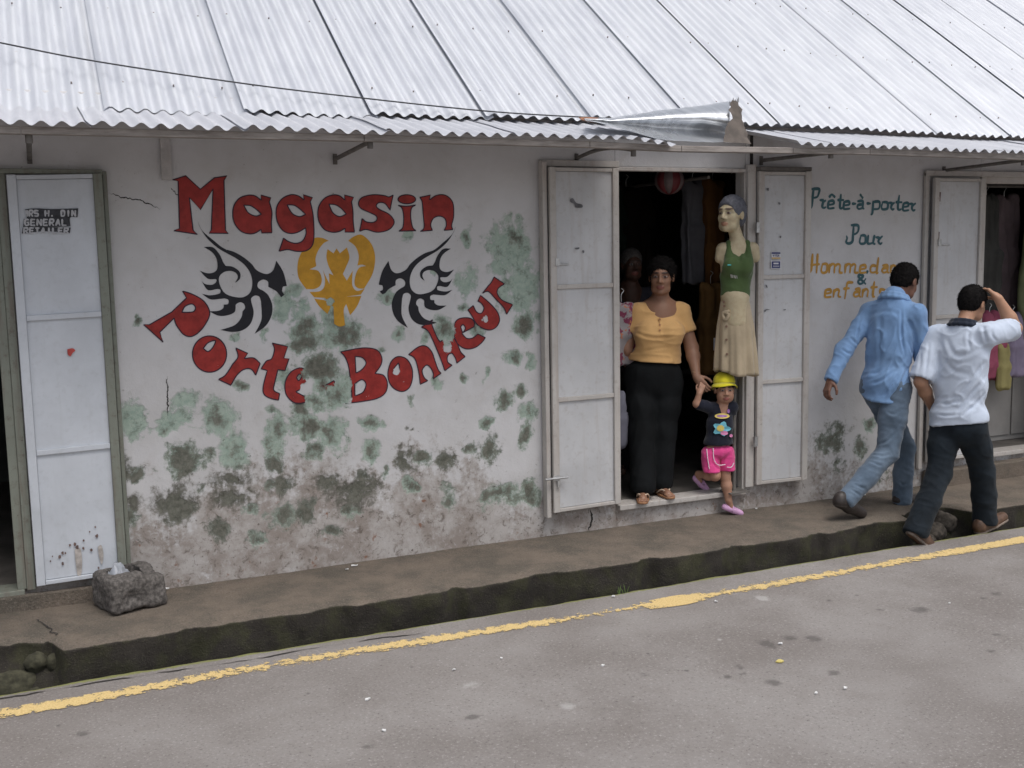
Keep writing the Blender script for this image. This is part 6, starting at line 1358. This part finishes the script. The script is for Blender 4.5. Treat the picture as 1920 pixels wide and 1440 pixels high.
for k, (c, r) in enumerate([((-.10, -.60, -.10), (.055, .05, .05)), ((-.02, -.61, -.11), (.04, .045, .05)), ((-.22, -.62, -.20), (.12, .07, .08)), ((-.40, -.62, -.16), (.10, .07, .08)), ((-.07, -.66, -.26), (.12, .06, .06))]): rock('stone', c, r, k + 11, M_rockm, pave)
# cable lying along the roof edge
cb = [onRoof(x, y, h) for x, y, h in ((-260, 26, .10), (0, 80, .08), (180, 115, .07), (460, 157, .06), (690, 185, .05), (920, 209, .045))] + [onY(1100, 220, -.30), onY(1182, 223, -.42)]
cab = MB().tube(catmull(cb, 70), .0042, 6).build('overhead_cable', simple('black_cable', (.03, .03, .035), .6, .1, 20, 0), smooth=True)
tag(cab, 'thin black cable running along the edge of the metal roof', 'cable')
# litter on road and pavement
M_lw = simple('white_paper', (.72, .72, .72), .8, .05, 20, 0); M_ly = simple('yellow_butt', (.55, .46, .16), .8, .1, 20, 0)
def scrap(px, py, w_, h_, z, m, label, grp=None):
    c = onZ(px, py, z); n = 7; P = [c + np.array([w_ * cos(a) * random.uniform(.7, 1.2), h_ * sin(a) * random.uniform(.7, 1.2), .007 + random.uniform(0, .006)]) for a in np.linspace(0, 2 * pi, n + 1)[:-1]]
    P2 = [p - np.array([0, 0, .005]) for p in P]
    o = mesh_np('litter', np.array(P + P2), [tuple(range(n)), tuple(range(2 * n - 1, n - 1, -1))] + [(i, i + n, (i + 1) % n + n, (i + 1) % n) for i in range(n)], m); tag(o, label, 'litter', grp)
random.seed(11)
g = 'white scraps on the road'; lb = 'tiny white paper scrap lying on the grey road'
for x, y, a, b in ((1463, 1209, .013, .008), (1343, 1129, .011, .008), (690, 1313, .014, .010), (851, 1258, .009, .007), (1530, 1302, .008, .006), (1585, 1292, .010, .006), (940, 1236, .008, .005), (1130, 1250, .010, .005), (1780, 1133, .006, .005), (720, 1372, .010, .010), (1150, 1120, .010, .006)): scrap(x, y, a, b, ROAD_Z, M_lw, lb, g)
scrap(1463, 1242, .022, .014, ROAD_Z, M_ly, 'small yellow butt lying on the road below the white scrap')
g = 'white scraps on the pavement'; lb = 'tiny white scrap lying on the brown pavement by the wall'
for x, y, a, b in ((665, 1062, .022, .006), (651, 1069, .010, .007), (312, 1106, .016, .006), (1418, 955, .010, .008), (1621, 929, .010, .008)): scrap(x, y, a, b, .002, M_lw, lb, g)
# ------------------------------------------------------------------ goods hanging in the dim shop
def hang(name, top, w_, h_, mat, label, cat='garment', az=0.0, flare=1.15, seed=0, sleeves=False, dep=.05):
    """a garment on a hanger: a closed, folded cloth shape"""
    s = Sdf(); t = np.array(top, float); x = np.array([cos(az), sin(az), 0]); y = np.array([-sin(az), cos(az), 0]); B = np.array([x, y, [0, 0, 1]])
    s.cone(t - x * w_ * .38 + [0, 0, -.05], t + x * w_ * .38 + [0, 0, -.05], dep * .7, dep * .7, .02)
    s.box(t + [0, 0, -.06 - h_ * .25], (w_ * .5, dep, h_ * .26), B, .03, .03); s.box(t + [0, 0, -.06 - h_ * .7], (w_ * .5 * flare, dep * 1.25, h_ * .30), B, .03, .05)
    if sleeves:
        for k in (-1, 1): s.cone(t + x * w_ * .42 * k + [0, 0, -.07], t + x * w_ * .60 * k + [0, 0, -.30], dep * .8, dep * .8, .03)
    s.ell(t + [0, 0, -.0], (w_ * .18, .1, .06), B, .01, '-')
    V, F = s.mesh(.012); V = cloth(V, F, .030, 7, seed, [[1, 0, 0], [0, 1, 0], [0, 0, .18]], .5)
    o = mesh_np(name, V, F, mat, smooth=True); tag(o, label, cat)
    mb = MB(); mb.tube(catmull([t + [0, 0, -.03], t + [0, 0, .02], t + x * .02 + [0, 0, .045], t + [0, 0, .062]], 10), .003, 5); mb.build('hook', M_steel, o)
cl = lambda n, c: m_cloth(n, c, .15, 6, sheen=0)
# clothes rails carry them
def rail(pts, label): tag(MB().tube(pts, .012, 8).build('clothes_rail', M_iron), label, 'rail')
rail([(3.3, .55, 2.43), (5.1, .55, 2.43)], 'dark iron rail across the top of the shop doorway inside')
rail([(4.30, .15, 2.33), (4.30, 1.6, 2.33)], 'dark iron rail running back beside the mannequin')
def hz(px, py, Y): return onY(px, py, Y)
hang('hanging_garment', (4.60, .55, 2.36), .14, 1.10, cl('rust_brown_cloth', (0.1100, 0.0500, 0.0150)), 'long rust brown garment hanging behind the mannequin', seed=1, flare=1.0)
hang('hanging_garment', (4.46, .60, 2.36), .14, .72, cl('pale_grey_cloth', (0.1200, 0.1200, 0.1350)), 'pale grey garment hanging left of the brown one', seed=2)
hang('hanging_trousers', (4.50, .42, 1.62), .16, .62, cl('ochre_brown_cloth', (0.1200, 0.0650, 0.0225)), 'ochre brown cloth hanging between the woman and the mannequin', seed=3, flare=1.0)
hang('hanging_garment', (4.62, .38, 1.85), .08, 1.15, cl('olive_green_cloth', (0.0750, 0.0850, 0.0300)), 'narrow olive green cloth hanging beside the mannequin', seed=4, flare=1.0, dep=.03)
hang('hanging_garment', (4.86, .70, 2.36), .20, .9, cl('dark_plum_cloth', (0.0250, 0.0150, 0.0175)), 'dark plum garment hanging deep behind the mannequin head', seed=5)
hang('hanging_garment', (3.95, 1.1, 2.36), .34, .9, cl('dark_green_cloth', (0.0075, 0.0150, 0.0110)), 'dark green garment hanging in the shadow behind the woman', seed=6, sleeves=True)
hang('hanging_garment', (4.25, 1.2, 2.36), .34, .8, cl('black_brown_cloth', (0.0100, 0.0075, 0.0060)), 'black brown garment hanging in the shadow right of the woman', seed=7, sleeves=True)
pt = onY(1345, 645, .30); tg = MB().box((pt[0] - .03, .30, pt[2] - .045), (pt[0] + .03, .304, pt[2] + .045)).build('price_card', M_stw); tag(tg, 'white price card hanging left of the beige skirt', 'card')
# paper ball with red and white panels under the door head
cball = onY(1255, 338, .40); sgm = 10
bl = empty('paper_lantern', tuple(cball)); tag(bl, 'round red and white paper ball hanging under the door head', 'lantern')
Mr, Mw2 = simple('red_paper', (.16, .025, .03), .6, .1, 20, 0), simple('pale_pink_paper', (.17, .13, .13), .6, .1, 20, 0)
for k in range(sgm):
    a = np.linspace(2 * pi * k / sgm, 2 * pi * (k + 1) / sgm, 5); b = np.linspace(-pi / 2, pi / 2, 11); A_, B_, Fq = grid(a, b)
    rr = .105 * (1 + .03 * np.cos((A_ - a[0]) / (a[-1] - a[0]) * 2 * pi - pi))
    mesh_np('panel', np.stack([cball[0] + rr * np.cos(A_) * np.cos(B_), cball[1] + rr * np.sin(A_) * np.cos(B_), cball[2] + rr * .92 * np.sin(B_)], -1), Fq, Mr if k % 2 else Mw2, bl, smooth=True)
MB().tube([cball + [0, 0, .095], (cball[0], cball[1], 2.62)], .002, 4).build('string', M_iron, bl)
# a low table with folded goods deep in the shop
tb = empty('display_table', (4.5, 1.6, .155)); tag(tb, 'dark display table standing deep inside the shop', 'table')
MB().box((3.9, 1.3, .82), (5.2, 2.0, .86)).build('table_top', M_inw, tb, bevel=.004)
for x in (3.95, 5.15):
    for y in (1.35, 1.95): MB().box((x - .03, y - .03, .156), (x + .03, y + .03, .82)).build('leg', M_inw, tb)
# figure half hidden in the shadow behind the woman
def shade_person():
    J = onY; Y0 = .85; f = nrm((-.35, -.93, 0)); r = np.array([f[1], -f[0], 0]); B = np.array([r, f, [0, 0, 1.]])
    hc = J(1184, 497, Y0); nb = hc + np.array([0, .03, -.17]); pel = np.array([nb[0], nb[1], .92]); A = axes(nrm((-.2, -.97, -.05))); s = Sdf()
    head(s, hc, A, .98); s.cone(hc - A[2] * .05, nb, .05, .058, .03); s.cone(nb + [0, 0, -.05], pel, .10, .11, .04)
    for k in (-1, 1):
        sh = nb + r * .16 * k + [0, 0, -.06]; el = sh + [0, 0, -.28] + r * .03 * k; wr = el + f * .18 + [0, 0, -.08]; s.chain([nb + [0, 0, -.05], sh, el, wr], [.05, .05, .042, .028], .02); hand(s, wr, f, -r * k, k, .5)
        hp = pel + r * .09 * k; s.chain([pel, hp, hp + [0, 0, -.38], np.array([hp[0], hp[1], .23])], [.09, .08, .055, .038], .02); s.cone((hp[0], hp[1], .20), np.array([hp[0], hp[1], .195]) + f * .14, .036, .032, .02)
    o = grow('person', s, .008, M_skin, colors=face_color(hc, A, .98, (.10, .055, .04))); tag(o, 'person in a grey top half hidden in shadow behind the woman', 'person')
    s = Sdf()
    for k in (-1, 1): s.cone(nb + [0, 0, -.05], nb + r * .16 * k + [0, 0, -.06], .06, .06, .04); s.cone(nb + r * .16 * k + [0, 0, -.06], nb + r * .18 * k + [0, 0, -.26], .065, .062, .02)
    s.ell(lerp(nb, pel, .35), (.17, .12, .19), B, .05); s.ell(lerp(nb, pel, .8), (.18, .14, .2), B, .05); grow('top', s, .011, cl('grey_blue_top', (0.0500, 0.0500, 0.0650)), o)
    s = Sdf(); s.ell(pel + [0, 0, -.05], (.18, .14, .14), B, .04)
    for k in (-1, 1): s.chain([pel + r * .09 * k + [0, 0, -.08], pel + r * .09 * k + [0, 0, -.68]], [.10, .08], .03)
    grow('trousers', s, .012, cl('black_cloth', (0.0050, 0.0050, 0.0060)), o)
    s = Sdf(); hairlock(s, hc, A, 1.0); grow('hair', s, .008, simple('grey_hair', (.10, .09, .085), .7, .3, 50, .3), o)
shade_person()
def m_floral():
    m, t, b = newmat('floral_print'); v = coords(t); n = noise(t, v, 16, 3); n2 = noise(t, v, 23, 3)
    c = mixc(t, ss(t, n, .52, .58), (.28, .26, .27), (.18, .03, .07)); c = mixc(t, ss(t, n2, .62, .66), c, (.45, .16, .08)); t.links.new(c, b.inputs['Base Color']); b.inputs['Roughness'].default_value = .85; return m
hang('hanging_garment', (onY(1172, 560, .34)[0] - .03, .34, 1.52), .22, .42, m_floral(), 'white cloth with red flowers hanging just inside the door jamb', seed=9, flare=1.0, dep=.03)
hang('hanging_bag', (onY(1160, 760, .22)[0] - .02, .22, .92), .10, .36, cl('pale_lilac_plastic', (0.1700, 0.1700, 0.2100)), 'pale lilac bag hanging low behind the door jamb', 'bag', seed=10, dep=.03)
# goods in the far doorway
rail([(6.7, .35, 2.30), (7.7, .35, 2.30)], 'iron rail across the far doorway')
hang('hanging_garment', (7.10, .35, 2.24), .20, 1.05, cl('charcoal_grey_cloth', (0.0527, 0.0527, 0.0496)), 'long charcoal garment hanging in the far doorway', seed=21, flare=1.3)
hang('hanging_garment', (7.33, .38, 2.24), .22, 1.0, cl('dull_mauve_cloth', (0.1054, 0.0806, 0.0868)), 'dull mauve garment hanging at the right edge of the far doorway', seed=22, flare=1.1)
hang('hanging_garment', (7.06, .24, 1.30), .22, .50, cl('rose_pink_cloth', (0.3100, 0.0806, 0.1302)), 'rose pink garment hanging low in the far doorway', seed=23)
hang('hanging_garment', (7.27, .20, 1.28), .16, .46, cl('pale_violet_cloth', (0.2480, 0.2108, 0.2976)), 'pale violet garment hanging beside the rose pink one', seed=24)
hang('hanging_garment', (7.16, .18, 1.06), .09, .34, cl('pale_yellow_cloth', (0.3224, 0.2852, 0.1240)), 'pale yellow cloth hanging below the rose pink garment', seed=25, dep=.03)
hang('hanging_garment', (7.42, .16, 2.1), .14, 1.0, cl('pale_green_cloth', (0.1860, 0.2108, 0.1116)), 'pale green garment hanging by the far jamb', seed=26, dep=.03)
cab2 = empty('grey_cabinet', (7.3, .5, .19)); tag(cab2, 'plain grey cabinet standing inside the far doorway', 'cabinet')
M_cab = simple('grey_cabinet_paint', (.28, .27, .26), .7, .12, 4)
MB().box((7.02, .36, .192), (7.9, .72, 1.02)).build('carcass', M_cab, cab2, bevel=.006)
MB().box((7.05, .345, .24), (7.45, .358, .98)).build('door', M_cab, cab2, bevel=.004); MB().box((7.47, .345, .24), (7.87, .358, .98)).build('door', M_cab, cab2, bevel=.004)

# tuft of grass in the drain edge
mb = MB(); gx = onZ(1163, 1106, ROAD_Z); random.seed(5)
for k in range(9):
    a = random.uniform(0, 2 * pi); L = random.uniform(.03, .06); d = np.array([cos(a), sin(a) * .5, 0]) * L * .5; b0 = np.array([gx[0] + random.uniform(-.03, .03), ROAD_Y + .008, ROAD_Z - .015])
    w_ = np.array([.003, 0, 0]); mb.add([b0 - w_, b0 + w_, b0 + d * .5 + [0, 0, L * .7] + w_ * .6, b0 + d * .5 + [0, 0, L * .7] - w_ * .6, b0 + d + [0, 0, L]], [(0, 1, 2, 3), (3, 2, 4)])
tag(mb.build('grass_tuft', simple('grass_green', (.10, .16, .04), .7, .3)), 'small green grass tuft growing at the edge of the drain', 'grass', kind='stuff')

# crack across the pavement beside the broken kerb
cy = np.linspace(-.25, -.55, 40); cx = -.10 + .10 * (cy + .25) / -.3 + (fbm(np.stack([cy, cy * 0, cy * 0], -1), 25, 3) - .5) * .05
hw_ = .0015 + .004 * fbm(np.stack([cy, cy * 0 + 2, cy * 0], -1), 20, 2)
zz = (fbm(np.stack([cx, cy, cx * 0], -1), 1.2, 3) - .5) * .014 + .006
Vc = np.concatenate([np.stack([cx - hw_, cy, zz], -1), np.stack([cx + hw_, cy, zz], -1)])
mesh_np('crack', Vc, [(i, i + 40, i + 41, i + 1) for i in range(39)], M_crack, pave)
